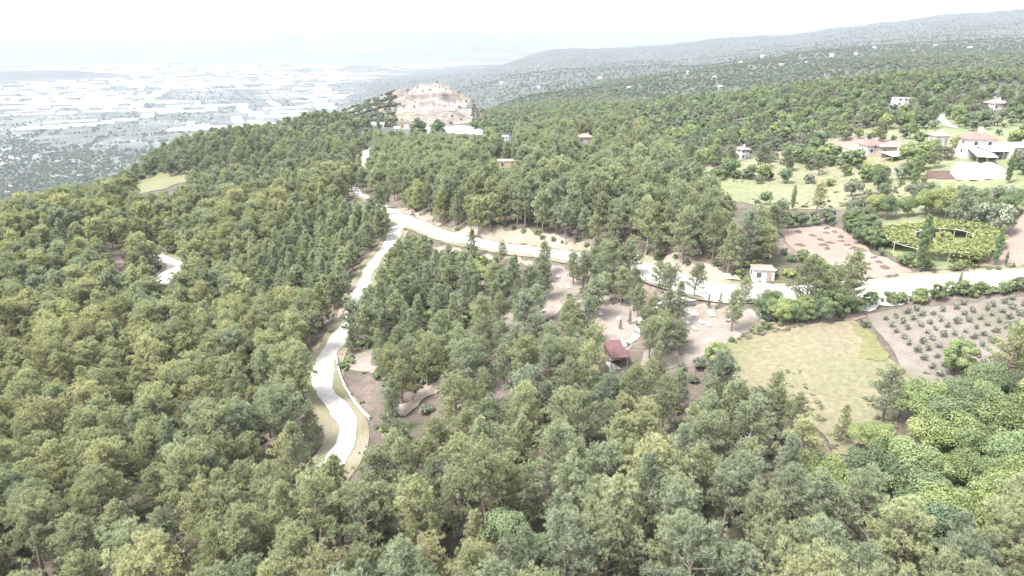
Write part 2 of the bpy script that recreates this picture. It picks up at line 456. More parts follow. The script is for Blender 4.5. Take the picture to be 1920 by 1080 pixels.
class MB:
    """collects boxes, prisms, tubes into one mesh"""
    def __init__(s): s.v = []; s.f = []
    def box(s, x0, x1, y0, y1, z0, z1):
        b = len(s.v); s.v += [(x0, y0, z0), (x1, y0, z0), (x1, y1, z0), (x0, y1, z0), (x0, y0, z1), (x1, y0, z1), (x1, y1, z1), (x0, y1, z1)]
        s.f += [tuple(b + i for i in q) for q in ((3, 2, 1, 0), (4, 5, 6, 7), (0, 1, 5, 4), (1, 2, 6, 5), (2, 3, 7, 6), (3, 0, 4, 7))]; return s
    def tube(s, pts, rad, k=6):
        pts = [Vector(p) for p in pts]; b = len(s.v)
        for i, p in enumerate(pts):
            d = (pts[min(i + 1, len(pts) - 1)] - pts[max(i - 1, 0)]).normalized()
            a = d.cross(Vector((0, 0, 1)) if abs(d.z) < 0.9 else Vector((1, 0, 0))).normalized(); c = d.cross(a)
            r = rad[i] if not np.isscalar(rad) else rad
            for j in range(k):
                t = 2 * math.pi * j / k; q = p + (a * math.cos(t) + c * math.sin(t)) * r; s.v.append(tuple(q))
        for i in range(len(pts) - 1):
            for j in range(k):
                s.f.append((b + i * k + j, b + i * k + (j + 1) % k, b + (i + 1) * k + (j + 1) % k, b + (i + 1) * k + j))
        s.f.append(tuple(b + j for j in range(k))[::-1]); s.f.append(tuple(b + (len(pts) - 1) * k + j for j in range(k))); return s
    def poly(s, V, Fc):
        b = len(s.v); s.v += [tuple(x) for x in V]; s.f += [tuple(b + i for i in q) for q in Fc]; return s
    def mesh(s, name, mat): return new_mesh(name, np.array(s.v), s.f, mat)
    def build(s, name, mat, parent=None, loc=None, rz=0.0): return mobj(name, s.mesh(name, mat), parent, loc, rz)

# ------------------------------------------------------------------ the ground sheet
azs = np.radians(np.concatenate([np.linspace(-180, -52, 34, endpoint=False), np.linspace(-52, 52, 521), np.linspace(52, 180, 35)[1:-1]]))
lr = [4.0]
while lr[-1] < 30000:
    r = lr[-1]; lr.append(r * (1.03 if r < 50 else 1.009 if r < 420 else 1.014 if r < 1500 else 1.022))
lr = np.array(lr)
GA, GR = np.meshgrid(azs, lr)
gx, gy = GR * np.sin(GA), GR * np.cos(GA)
gz = h(gx, gy)
na, nr = len(azs), len(lr)
idx = np.arange(na * nr).reshape(nr, na)
nx = np.roll(idx, -1, axis=1)
quads = np.stack([idx[:-1].ravel(), nx[:-1].ravel(), nx[1:].ravel(), idx[1:].ravel()], -1)[:, ::-1]
V = np.stack([gx.ravel(), gy.ravel(), gz.ravel()], -1)
cap = len(V); V = np.vstack([V, [[0, 0, gz[0].mean()]]])
me = new_mesh('ground', V, quads.copy(), M['ground'], smooth_shade=True)
rr = np.hypot(V[:, 0], V[:, 1])
far = smooth(230, 520, rr)
pl = smooth(-318 + CAMZ, -340 + CAMZ, V[:, 2]) * (rr > 900)
pl = 1 - smooth(-342 + CAMZ, -322 + CAMZ, V[:, 2]); pl = pl * (rr > 900)
for nm, vals in (('far', far), ('plain', pl)):
    a = me.attributes.new(nm, 'FLOAT', 'POINT'); a.data.foreach_set('value', vals.astype(np.float32))
ground = structure(mobj('ground', me))

# draped sheets
def drape_poly(name, poly_px, mat, off, step=2.2, wobble=0.8):
    W3 = gps(poly_px)[:, :2]
    B = []
    m = len(W3)
    for i in range(m):
        a, b = W3[i], W3[(i + 1) % m]; L = np.linalg.norm(b - a); k = max(1, int(L / 1.1))
        nn = np.array([-(b - a)[1], (b - a)[0]]) / (L + 1e-6)
        for t in np.linspace(0, 1, k, endpoint=False):
            p = a + (b - a) * t
            B.append(p + nn * float(fbm(np.array([p[0] / 4.5]), np.array([p[1] / 4.5]), 3, 17)[0]) * wobble * 2.2)
    B = np.array(B); lo, hi = B.min(0), B.max(0)
    X, Y = np.meshgrid(np.arange(lo[0], hi[0], step), np.arange(lo[1], hi[1], step)); X = X.ravel(); Y = Y.ravel()
    ins = inpoly(X, Y, [tuple(b) for b in B])
    I = np.stack([X[ins], Y[ins]], -1)
    nb = len(B)
    pts = [Vector(p) for p in np.vstack([B, I])]
    vs, es, fs, *_ = delaunay_2d_cdt(pts, [(i, (i + 1) % nb) for i in range(nb)], [list(range(nb))], 1, 1e-4)
    P = np.array([(v.x, v.y) for v in vs]); z = h(P[:, 0], P[:, 1]) + off
    me = new_mesh(name, np.column_stack([P, z]), [tuple(f) for f in fs], mat, smooth_shade=True)
    return structure(mobj(name, me))

def ribbon(name, c, w, mat, off, cross=5, rag=0.25):
    t = np.gradient(c[:, :2], axis=0); t /= np.linalg.norm(t, axis=1)[:, None] + 1e-9
    nrm = np.stack([-t[:, 1], t[:, 0]], -1); m = len(c)
    e = np.linspace(-0.5, 0.5, cross)
    jig = (rng.random((m + 4, 2)) - 0.5) * rag * 1.6; jig = (jig[:-4] + jig[1:-3] + jig[2:-2] + jig[3:-1] + jig[4:]) / 5 * 1.6
    V = []
    for k, s in enumerate(e):
        ww = w * s + (jig[:, 0] if k == 0 else jig[:, 1] if k == cross - 1 else 0)
        xy = c[:, :2] + nrm * ww[:, None]
        crown = 0.05 * (1 - (2 * s) ** 2)
        V.append(np.column_stack([xy, np.maximum(c[:, 2] + off + crown, h(xy[:, 0], xy[:, 1]) + 0.04)]))
    V = np.stack(V, 1).reshape(-1, 3)
    i = np.arange(m * cross).reshape(m, cross)
    q = np.stack([i[:-1, :-1].ravel(), i[:-1, 1:].ravel(), i[1:, 1:].ravel(), i[1:, :-1].ravel()], -1)
    return structure(mobj(name, new_mesh(name, V, q, mat, smooth_shade=True)))

for nm, lab in (('main', 'pale main road crossing the hillside'), ('side', 'narrow pale side road curving down through the pines'),
                ('valley', 'short bend of pale road deep in the pine forest'), ('upper', 'pale road climbing towards the ruins')):
    c, w = ROADS[nm]
    ribbon('road_verge', c, w + (3.6 if nm != 'main' else 3.2), M['verge'], -0.02 - 0.01 * len(nm) * 0.1, 7, 0.9)
    ribbon('road', c, w, M['road'], 0.10 + (0.012 if nm == 'side' else 0.02 if nm == 'upper' else 0), 5, 1.1)

MEADOW = [(1345,655),(1400,630),(1440,615),(1520,610),(1600,600),(1640,645),(1700,705),(1690,780),(1640,860),(1560,850),(1500,760),(1400,740),(1330,700)]
OLIVES = [(1628,592),(1660,585),(1760,575),(1920,556),(2150,535),(2200,700),(1900,720),(1780,740),(1705,705),(1660,640)]
PLOUGH = [(1458,432),(1500,428),(1548,424),(1580,432),(1630,470),(1712,512),(1640,522),(1610,524),(1560,520),(1500,480),(1475,455)]
PINKF = [(1925,392),(1898,420),(1872,450),(1842,478),(1835,500),(1925,498),(2300,470),(2300,370)]
for nm, poly, mt, off in [
    ('meadow', MEADOW, 'meadow', 0.16), ('grass_strip', [(1592,603),(1640,632),(1672,668),(1660,680),(1628,672),(1600,640)], 'greengrass', 0.24),
    ('olive_grove_soil', OLIVES, 'olivesoil', 0.13), ('ploughed_field', PLOUGH, 'plough', 0.14), ('ploughed_field', PINKF, 'plough', 0.14),
    ('vineyard_ground', [(1620,405),(1700,396),(1760,394),(1850,432),(1860,470),(1800,505),(1720,505),(1650,470)], 'pasture', 0.12),
    ('rough_grass', [(1380,305),(1560,258),(1760,212),(2050,205),(2050,392),(1800,398),(1700,394),(1560,394),(1340,362)], 'pasture', 0.05),
    ('pasture', [(1335,334),(1420,338),(1500,340),(1600,342),(1700,350),(1690,385),(1560,392),(1450,392),(1380,378),(1330,358)], 'pasture', 0.12),
    ('pasture', [(1430,308),(1520,312),(1610,324),(1625,340),(1530,338),(1440,332)], 'pasture', 0.13),
    ('pasture', [(1280,312),(1335,312),(1345,326),(1335,331),(1290,330)], 'pasture', 0.13),
    ('pasture', [(1720,303),(1800,303),(1810,345),(1720,345)], 'pasture', 0.12),
    ('vegetable_bed', [(1738,322),(1798,322),(1802,338),(1735,336)], 'wetsoil', 0.22),
    ('bare_plot', [(1632,318),(1672,314),(1682,324),(1640,334)], 'greysoil', 0.2),
    ('bare_plot', [(1555,268),(1600,258),(1690,262),(1690,285),(1600,285)], 'plough', 0.2),
    ('bare_plot', [(1640,228),(1690,222),(1680,234),(1645,238)], 'plough', 0.2),
    ('earth_bank', [(728,386),(768,388),(800,404),(845,428),(930,424),(1010,438),(1120,460),(1200,477),(1195,490),(1100,474),(1000,460),(900,448),(850,434),(800,415),(740,396)], 'bank', 0.22),
    ('earth_bank', [(1200,478),(1290,488),(1360,505),(1400,515),(1390,532),(1330,530),(1270,516),(1200,494)], 'bank', 0.22),
    ('cemetery_ground', [(1030,500),(1095,505),(1100,540),(1060,570),(1010,610),(985,600),(1030,560)], 'pinksoil', 0.07),
    ('cemetery_ground', [(1104,536),(1200,580),(1205,640),(1150,665),(1110,620),(1080,580)], 'pinksoil', 0.072),
    ('cemetery_ground', [(1255,575),(1400,580),(1440,600),(1390,625),(1330,655),(1250,690),(1180,690),(1255,640)], 'pinksoil', 0.074),
    ('cemetery_ground', [(918,570),(1000,600),(985,628),(922,615)], 'pinksoil', 0.07),
    ('cemetery_ground', [(655,690),(675,650),(712,650),(728,672),(700,700)], 'pinksoil', 0.07),
    ('track', [(742,462),(850,468),(930,480),(1000,492),(998,500),(925,489),(840,477),(750,470)], 'bank', 0.12),
    ('dirt_track', [(830,703),(838,715),(800,745),(760,776),(735,782),(745,765),(790,735)], 'bank', 0.22),
    ('dirt_track', [(1180,716),(1000,735),(1020,750),(1100,745)], 'bank', 0.18),
    ('dirt_track', [(1440,610),(1520,600),(1600,585),(1612,592),(1600,604),(1520,612),(1450,622)], 'plough', 0.2),
    ('dry_clearing', [(246,350),(270,334),(310,320),(372,318),(350,340),(300,358),(262,364)], 'meadow', 0.2),
    ('dry_clearing', [(318,268),(350,262),(352,274),(330,280)], 'meadow', 0.2),
    ('bare_slope', [(210,486),(228,478),(235,500),(222,510)], 'plough', 0.2),
    ('bare_slope', [(300,515),(318,512),(312,535),(295,540)], 'plough', 0.2),
    ('gravel_yard', [(1320,536),(1420,534),(1480,540),(1480,556),(1400,566),(1330,562),(1300,552)], 'road', 0.27),
    ('gravel_shoulder', [(1605,560),(1640,556),(1720,550),(1690,562),(1650,575),(1610,582)], 'road', 0.17),
    ('site_ground', [(822,240),(868,236),(905,244),(914,254),(880,252),(840,250)], 'path', 0.35),
]:
    drape_poly(nm, poly, M[mt], off, wobble=2.6 if nm in ('cemetery_ground', 'earth_bank', 'dirt_track', 'track', 'bare_slope', 'dry_clearing', 'gravel_yard', 'gravel_shoulder', 'grass_strip') else 1.2)
# paths
for px, wd in (([(1330,556),(1290,562),(1245,571),(1215,586),(1203,604),(1198,625),(1180,642),(1158,656)], [2.6, 1.8, 1.4, 1.3]),
               ([(1760,215),(1766,224),(1776,234),(1790,240)], [3, 3])):
    c = smooth_z(catmull(gps(px), 1.2), 3)
    ribbon('footpath', c, np.interp(np.linspace(0, 1, len(c)), np.linspace(0, 1, len(wd)), wd), M['path'], 0.22, 3, 0.3)
# ------------------------------------------------------------------ tree shapes
def tube_arrays(paths, k=5):
    """paths: list of (pts (m,3), radii (m,)) -> V, F(tri)"""
    V = []; Fc = []; b = 0
    ang = np.arange(k) * 2 * np.pi / k
    for P, R in paths:
        P = np.asarray(P, float); m = len(P)
        T = np.gradient(P, axis=0); T /= np.linalg.norm(T, axis=1)[:, None] + 1e-9
        ref = np.where(np.abs(T[:, 2:3]) < 0.9, np.array([[0, 0, 1.0]]), np.array([[1.0, 0, 0]]))
        A = np.cross(T, ref); A /= np.linalg.norm(A, axis=1)[:, None] + 1e-9
        C = np.cross(T, A)
        ring = P[:, None] + (A[:, None] * np.cos(ang)[None, :, None] + C[:, None] * np.sin(ang)[None, :, None]) * np.asarray(R)[:, None, None]
        V.append(ring.reshape(-1, 3))
        i = np.arange(m * k).reshape(m, k) + b; j = np.roll(i, -1, 1)
        q0 = np.stack([i[:-1].ravel(), j[:-1].ravel(), j[1:].ravel()], -1); q1 = np.stack([i[:-1].ravel(), j[1:].ravel(), i[1:].ravel()], -1)
        Fc += [q0, q1]; b += m * k
    return np.vstack(V), np.vstack(Fc)

def unit(v): return v / (np.linalg.norm(v, axis=-1, keepdims=True) + 1e-9)

def needles(C, Dr, nper, ln, wd, g, spread=0.75):
    """thin triangles fanned about tuft directions"""
    N = len(C); C = np.repeat(C, nper, 0); Dr = np.repeat(Dr, nper, 0)
    d = unit(Dr + g.normal(0, spread, (N * nper, 3)))
    side = unit(np.cross(d, g.normal(0, 1, (N * nper, 3))))
    L = ln * g.uniform(0.7, 1.2, (N * nper, 1)); Wd = wd * g.uniform(0.7, 1.3, (N * nper, 1))
    o = C - d * L * 0.12
    V = np.stack([o - side * Wd * 0.5, o + side * Wd * 0.5, o + d * L], 1).reshape(-1, 3)
    return V, np.arange(len(V)).reshape(-1, 3)

def leaves(C, N0, size, g, flat=0.6):
    m = len(C); nrm = unit(N0 + g.normal(0, flat, (m, 3)))
    a = unit(np.cross(nrm, g.normal(0, 1, (m, 3)))); b = np.cross(nrm, a)
    s = size * g.uniform(0.7, 1.3, (m, 1))
    V = np.stack([C - a * s * 0.62, C - b * s * 0.38, C + a * s * 0.62, C + b * s * 0.38], 1).reshape(-1, 3)
    i = np.arange(m) * 4
    return V, np.concatenate([np.stack([i, i + 1, i + 2], -1), np.stack([i, i + 2, i + 3], -1)])

def make_pine(seed, style, lod):
    """unit tree about 10 m tall; returns trunk (V,F), crown (V,F,tint)"""
    g = np.random.default_rng(seed); H = 10.0
    cfg = {'round': (0.22, 3.1, 38), 'tall': (0.2, 2.35, 40), 'cone': (0.10, 2.25, 44), 'flat': (0.52, 3.2, 30)}[style]
    cb, R, nb = cfg
    lean = g.normal(0, 0.35 if style != 'cone' else 0.12, 2)
    def axis(t):
        w = 0.22 * math.sin(t * 5 + seed) if style in ('flat', 'round') else 0.08 * math.sin(t * 5 + seed)
        return np.array([lean[0] * t * t + w, lean[1] * t * t + w * 0.6, H * t])
    tt = np.linspace(0, 0.97, 9)
    paths = [(np.array([axis(t) for t in tt]), 0.2 * (1 - tt * 0.9) * (1.15 if style in ('round', 'flat') else 0.85) + 0.02)]
    clC = []; clR = []
    for i in range(nb):
        t = (i + g.uniform(0, 1)) / nb
        if style == 'cone': e = (1 - t) ** 0.75 * 0.95 + 0.08
        elif style == 'tall': e = math.sin(math.pi * min(1, (t * 0.80 + 0.18))) ** 0.8 * 0.95 + 0.05
        elif style == 'flat': e = math.sqrt(max(0.03, 1 - (t * 1.1 - 0.25) ** 2)) * (0.75 if t < .2 else 1.0)
        else: e = math.sqrt(max(0.04, 1 - (t * 1.28 - 0.33) ** 2)) * (1 - 0.15 * t)
        if style != 'cone' and g.random() < 0.12: e *= 0.55
        az = i * 2.39996 + g.normal(0, 0.35)
        L = R * e * g.uniform(0.72, 1.18)
        t0 = cb + (1 - cb) * t * (0.97 if style == 'cone' else 0.86)
        P0 = axis(t0)
        rise = (0.15 + 1.0 * t if style != 'cone' else 0.25 + 0.5 * t) + g.normal(0, 0.12)
        if style == 'flat': rise += 0.25
        d = np.array([math.cos(az), math.sin(az), rise]); d /= np.linalg.norm(d)
        s = np.linspace(0, 1, 4)[:, None]
        br = P0 + d * L * s + np.array([0, 0, 0.10 * L]) * (s ** 2) + np.array([-d[1], d[0], 0]) * (g.normal(0, 0.12) * L) * s ** 2
        if lod < 2: paths.append((br, np.linspace(0.06, 0.015, 4) * (0.6 + L / 4)))
        k = max(2, int(round(L * 1.55)))
        for q in range(k):
            f = 1.0 - 0.72 * (q / k) ** 0.9 if q else 1.0
            lat = np.array([-d[1], d[0], 0]) * (g.uniform(-1, 1) * 0.34 * L * f * (1 if q else 0.3))
            c = br[0] + (br[-1] - br[0]) * f + lat + np.array([0, 0, g.uniform(-0.15, 0.25)])
            clC.append(c); clR.append(g.uniform(0.42, 0.72) * (1 if style != 'cone' else 0.82))
    clC.append(axis(1.0)); clR.append(0.5)
    clC = np.array(clC); clR = np.array(clR); nc = len(clC)
    nt, npn, ln, wd = {0: (12, 12, 0.38, 0.066), 1: (7, 8, 0.56, 0.15), 2: (3, 6, 0.85, 0.40)}[lod]
    C = np.repeat(clC, nt, 0); Rr = np.repeat(clR, nt)
    d = unit(g.normal(0, 1, (len(C), 3)) + np.array([0, 0, 0.55])); d[:, 2] = np.where(d[:, 2] < -0.35, -d[:, 2] * 0.5, d[:, 2])
    C2 = C + d * (Rr[:, None] * np.array([0.9, 0.9, 0.95])) * g.uniform(0.55, 1.0, (len(C), 1))
    Vn, Fn = needles(C2, unit(d + np.array([0, 0, 0.35])), npn, ln, wd, g, 0.6)
    tc = np.repeat(g.uniform(0, 1, nc), nt) * 0.6 + g.uniform(0, 1, len(C)) * 0.4
    tint = np.repeat(np.repeat(tc, npn) + g.uniform(-.1, .1, len(C) * npn), 3) * 0.75 + np.tile([-0.05, -0.05, 0.3], len(C) * npn)
    Vt, Ft = tube_arrays(paths, 6 if lod == 0 else 4 if lod == 1 else 3)
    return (Vt, Ft), (Vn, Fn, np.clip(tint, 0, 1))

def make_broad(seed, style, lod):
    """unit tree about 6 m tall"""
    g = np.random.default_rng(seed + 500)
    if style == 'poplar': H, R, cb, nl = 12.0, 1.25, 0.12, 46
    elif style == 'shrub': H, R, cb, nl = 2.4, 1.5, 0.0, 12
    elif style == 'dense': H, R, cb, nl = 6.0, 2.3, 0.14, 34
    elif style == 'olive': H, R, cb, nl = 4.2, 2.1, 0.2, 20
    elif style == 'hedge': H, R, cb, nl = 2.0, 1.4, 0.0, 14
    else: H, R, cb, nl = 7.0, 3.1, 0.2, 30
    hc = H * (1 - cb)
    lo = []
    for i in range(nl):
        if style == 'poplar':
            t = (i + 0.5) / nl; rr = R * (0.35 + 0.65 * math.sin(math.pi * min(1, t * 0.85 + 0.12)) ** 0.6)
            a = i * 2.4; q = rr * g.uniform(0.2, 0.75); lo.append((math.cos(a) * q, math.sin(a) * q, H * (cb + (1 - cb) * t * 0.97), rr * g.uniform(0.35, 0.55)))
        else:
            u = g.normal(0, 1, 3); u /= np.linalg.norm(u)
            if style == 'dense': u *= g.uniform(0.75, 0.95)
            else: u *= g.uniform(0.35, 1.08)
            rl = R * g.uniform(0.18, 0.40) * (1 if style != 'dense' else 0.85)
            z = H * cb + hc * 0.5 + u[2] * (hc * 0.5 - rl * 0.6)
            if style in ('shrub', 'hedge'): z = max(z, rl * 0.45)
            lo.append((u[0] * (R - rl * 0.5), u[1] * (R - rl * 0.5), z, rl))
    lo = np.array(lo)
    tot = {0: 14000, 1: 2600, 2: 420}[lod]; sz = {0: 0.165, 1: 0.45, 2: 1.0}[lod]
    if style in ('shrub', 'hedge'): tot = {0: 1600, 1: 600, 2: 160}[lod]; sz = {0: 0.22, 1: 0.34, 2: 0.62}[lod]
    if style == 'olive': tot = {0: 3000, 1: 1000, 2: 260}[lod]; sz = {0: 0.24, 1: 0.42, 2: 0.85}[lod]
    if style == 'poplar': tot = int(tot * 0.8); sz *= 0.9
    wgt = lo[:, 3] ** 2; wgt /= wgt.sum(); k = g.choice(nl, tot, p=wgt)
    d = unit(g.normal(0, 1, (tot, 3)) + np.array([0, 0, 0.25]))
    C = lo[k, :3] + d * lo[k, 3:4] * g.uniform(0.6, 1.08, (tot, 1)) * np.array([1, 1, 0.9])
    C[:, 2] = np.maximum(C[:, 2], 0.05)
    nrm = d + np.array([0, 0, 0.35])
    if style == 'poplar': nrm = d
    Vn, Fn = leaves(C, nrm, sz, g, 0.55)
    tl = g.uniform(0, 1, nl)
    tint = np.repeat(np.clip(tl[k] * 0.55 + g.uniform(0, 1, tot) * 0.45, 0, 1), 4)
    paths = []
    if style not in ('shrub', 'hedge'):
        tt = np.linspace(0, 0.75, 6)
        paths.append((np.column_stack([0.12 * np.sin(tt * 4 + seed), 0.1 * np.cos(tt * 3 + seed), tt * H]), (0.16 if style != 'poplar' else 0.14) * (1 - tt) + 0.03))
    for q in range(min(nl, 12 if lod < 2 else 3)):
        e = lo[q]; s = np.linspace(0, 1, 4)[:, None]
        b0 = np.array([0, 0, min(e[2] * 0.6, H * (cb + 0.15))])
        paths.append((b0 + (e[:3] - b0) * s + np.array([0, 0, -0.15]) * (s * (1 - s)) * 4, np.linspace(0.055, 0.015, 4)))
    Vt, Ft = tube_arrays(paths, 5 if lod == 0 else 3)
    return (Vt, Ft), (Vn, Fn, tint)

BANK = {}            # (kind, style, k, lod) -> dict(trunk mesh, crown mesh, joined mesh)
def bank(kind, style, k, lod, leafmat):
    key = (kind, style, k, lod)
    if key in BANK: return BANK[key]
    seed = hash_str(style) % 1000 + k * 17 + (3 if kind == 'pine' else 0)
    (Vt, Ft), (Vc, Fc, ti) = (make_pine if kind == 'pine' else make_broad)(seed, style, lod)
    b = {'data': (Vt, Ft, Vc, Fc, ti), 'mat': leafmat}
    BANK[key] = b
    return b
def hash_str(s):
    v = 7
    for ch in s: v = (v * 31 + ord(ch)) % 100003
    return v
def parts_of(b):
    if 'crown' not in b:
        Vt, Ft, Vc, Fc, ti = b['data']
        b['trunk'] = new_mesh('trunk', Vt, Ft, M['bark'], smooth_shade=True)
        b['crown'] = new_mesh('crown', Vc, Fc, b['mat'], tint=ti)
    return b['trunk'], b['crown']
def joined_of(b):
    if 'joined' not in b:
        Vt, Ft, Vc, Fc, ti = b['data']
        b['joined'] = new_mesh('tree_mass', np.vstack([Vt, Vc]), np.vstack([Ft, Fc + len(Vt)]), [M['bark'], b['mat']],
                               tint=np.concatenate([np.zeros(len(Vt)), ti]), mi=np.concatenate([np.zeros(len(Ft)), np.ones(len(Fc))]))
    return b['joined']

# what must stay visible from the lookout, in photo pixels: nothing tall grows in front of it
CLEAR = [
 [(736,396),(800,420),(880,446),(960,456),(1050,466),(1105,476),(1105,488),(1000,478),(900,470),(850,462),(780,440),(752,440),(735,470),(722,495),(700,525),(684,542),(678,520),(705,480),(738,445)],
 [(1195,495),(1230,505),(1225,520),(1195,510)], [(1310,530),(1410,533),(1410,562),(1320,565),(1250,575),(1240,568),(1310,550)],
 [(1622,530),(1780,516),(1930,508),(1930,532),(1790,540),(1700,552),(1610,575)],
 [(634,626),(642,640),(612,690),(628,740),(660,770),(688,792),(690,810),(660,832),(640,855),(622,855),(620,800),(616,750),(590,705),(590,680),(615,650)],
 [(303,480),(330,488),(346,502),(325,514),(308,535),(296,535),(310,505)], [(208,465),(236,466),(236,490),(212,500)],
 [(655,362),(695,355),(697,372),(655,378)], [(676,280),(694,276),(690,304),(676,312)],
 [(735,388),(790,403),(850,430),(880,445),(800,420)], [(855,440),(900,428),(945,424),(1010,438),(1110,460),(1100,474),(1000,462),(880,446)], [(1195,480),(1290,490),(1370,508),(1385,530),(1310,525),(1230,505),(1195,495)],
 [(1365,655),(1420,628),(1600,600),(1640,640),(1690,690),(1640,700),(1615,745),(1625,800),(1578,806),(1575,762),(1520,735),(1500,690),(1440,672),(1400,690)],
 [(1630,590),(1930,560),(1930,600),(1860,635),(1825,640),(1800,632),(1772,650),(1762,690),(1720,700),(1690,690)],
 [(1460,435),(1545,425),(1580,430),(1620,470),(1700,510),(1690,522),(1630,525),(1600,500),(1570,490),(1545,500),(1525,485),(1500,470)],
 [(1650,402),(1730,397),(1830,430),(1850,465),(1790,500),(1680,490)], [(1930,395),(1890,440),(1840,470),(1840,500),(1930,495)],
 [(1290,312),(1335,313),(1338,329),(1300,329)], [(1340,337),(1480,345),(1640,345),(1690,352),(1560,358),(1550,378),(1380,370)],
 [(1455,312),(1600,326),(1610,339),(1480,331)], [(1740,306),(1795,306),(1795,338),(1740,330)],
 [(1800,250),(1890,250),(1895,340),(1800,338)], [(1612,260),(1710,265),(1710,298),(1620,300)], [(1405,497),(1460,497),(1460,528),(1405,522)],
 [(1384,278),(1406,278),(1406,294),(1384,294)], [(1676,183),(1704,183),(1704,194),(1676,194)], [(1862,190),(1888,190),(1888,200),(1862,200)],
 [(930,298),(972,298),(972,316),(930,316)], [(1745,252),(1780,252),(1780,272),(1745,272)], [(935,250),(960,250),(960,266),(935,266)], [(1085,252),(1110,252),(1110,270),(1085,270)],
 [(1032,505),(1090,508),(1092,535),(1060,560),(1032,590)], [(1105,548),(1190,592),(1192,630),(1160,645),(1148,668),(1138,668),(1138,640),(1110,610)], [(1272,572),(1350,575),(1372,625),(1330,650),(1275,660),(1292,620)],
 [(938,575),(1000,600),(990,618),(940,605)], [(1190,580),(1215,580),(1205,630),(1190,640)], [(745,770),(830,704),(835,714),(760,776)], [(250,350),(300,323),(350,321),(330,350),(280,362)],
 [(1395,585),(1440,600),(1430,612),(1395,600)], [(685,545),(668,590),(672,560)], [(655,655),(690,645),(720,660),(700,690),(660,690)],
 [(690,190),(740,168),(820,156),(895,190),(905,215),(860,240),(700,245)], [(822,232),(900,240),(912,256),(842,250)],
 [(1560,262),(1680,262),(1680,272),(1560,275)], [(1755,214),(1770,214),(1795,240),(1780,242)],
]
MS = 2.0
_mx, _my = np.meshgrid(np.arange(0, 1920, MS) + 1, np.arange(0, 1080, MS) + 1)
CMASK = np.zeros(_mx.shape, bool)
for p in CLEAR: CMASK |= inpoly(_mx, _my, p)
OPEN_MASK = np.zeros(_mx.shape, bool)
for p in ([(742,772),(832,702),(838,714),(760,780)], [(1136,642),(1160,645),(1153,672),(1134,670)]): OPEN_MASK |= inpoly(_mx, _my, p)
def hits(P, hh, rad, lo=0.3, mask=None):
    """how many of nine crown sample points fall on ground that must stay visible"""
    cnt = np.zeros(len(P), int); mask = CMASK if mask is None else mask
    for fz in (lo, 0.65, 0.97):
        for fx in (-0.75, 0, 0.75):
            q = P + np.column_stack([rad * fx * (1.0 if fz < 0.9 else 0.35), np.zeros(len(P)), hh * fz])
            x, y, _ = proj(q)
            i = (y / MS).astype(int); j = (x / MS).astype(int)
            ok = (i >= 0) & (j >= 0) & (i < CMASK.shape[0]) & (j < CMASK.shape[1])
            v = np.zeros(len(P), bool); v[ok] = mask[i[ok], j[ok]]
            cnt += v
    return cnt

# regions (ground pixels)
Z_RIGHT = [(1170,232),(1250,318),(1330,352),(1440,392),(1468,430),(1500,490),(1600,560),(1700,545),(2600,545),(2600,212),(1500,212),(1170,225)]
Z_SE = [(1530,920),(1600,870),(1690,800),(1770,745),(1930,720),(2600,720),(2600,1110),(1780,1090),(1540,1010)]
Z_CEM = [(700,495),(880,478),(1100,490),(1330,560),(1410,620),(1250,690),(1150,700),(1000,720),(830,715),(660,735),(640,640),(672,575)]
Z_YOUNG = [(560,640),(470,580),(380,540),(470,500),(560,440),(640,390),(700,385),(735,410),(720,460),(680,510),(660,580),(620,640)]
Z_MID = [(690,800),(830,720),(1150,705),(1330,700),(1500,770),(1560,860),(1300,900),(900,900),(700,860)]
Z_BACK = [(700,395),(700,300),(800,268),(1150,262),(1230,300),(1330,352),(1440,392),(1460,470),(1390,520),(1200,480),(1000,446),(850,425),(760,395)]
Z_SITE = [(690,282),(660,250),(720,235),(900,235),(960,262),(820,275)]

trees = []      # dict per tree: kind, style, var, P, scale(xy), scale z, hue, explicit label
def add(kind, style, P, hgt, rad, hue, label=None, rz=None, name=None, cat=None):
    trees.append(dict(kind=kind, style=style, P=np.asarray(P, float), h=hgt, r=rad, hue=hue, label=label, rz=rng.uniform(0, 6.283) if rz is None else rz, name=name, cat=cat))

UNIT = {'round': (10, 3.6), 'tall': (10, 2.8), 'cone': (10, 2.4), 'flat': (10, 3.5), 'poplar': (12, 1.4), 'shrub': (2.6, 1.6), 'dense': (6.1, 2.4), 'olive': (4.3, 2.2), 'hedge': (2.1, 1.5), 'crown': (7.1, 3.2)}

def scatter(x0, x1, y0, y1, s):
    X, Y = np.meshgrid(np.arange(x0, x1, s), np.arange(y0, y1, s * 0.87))
    X = X + (np.arange(X.shape[0]) % 2)[:, None] * s / 2
    X = X + rng.uniform(-0.36, 0.36, X.shape) * s; Y = Y + rng.uniform(-0.36, 0.36, Y.shape) * s
    return X.ravel(), Y.ravel()

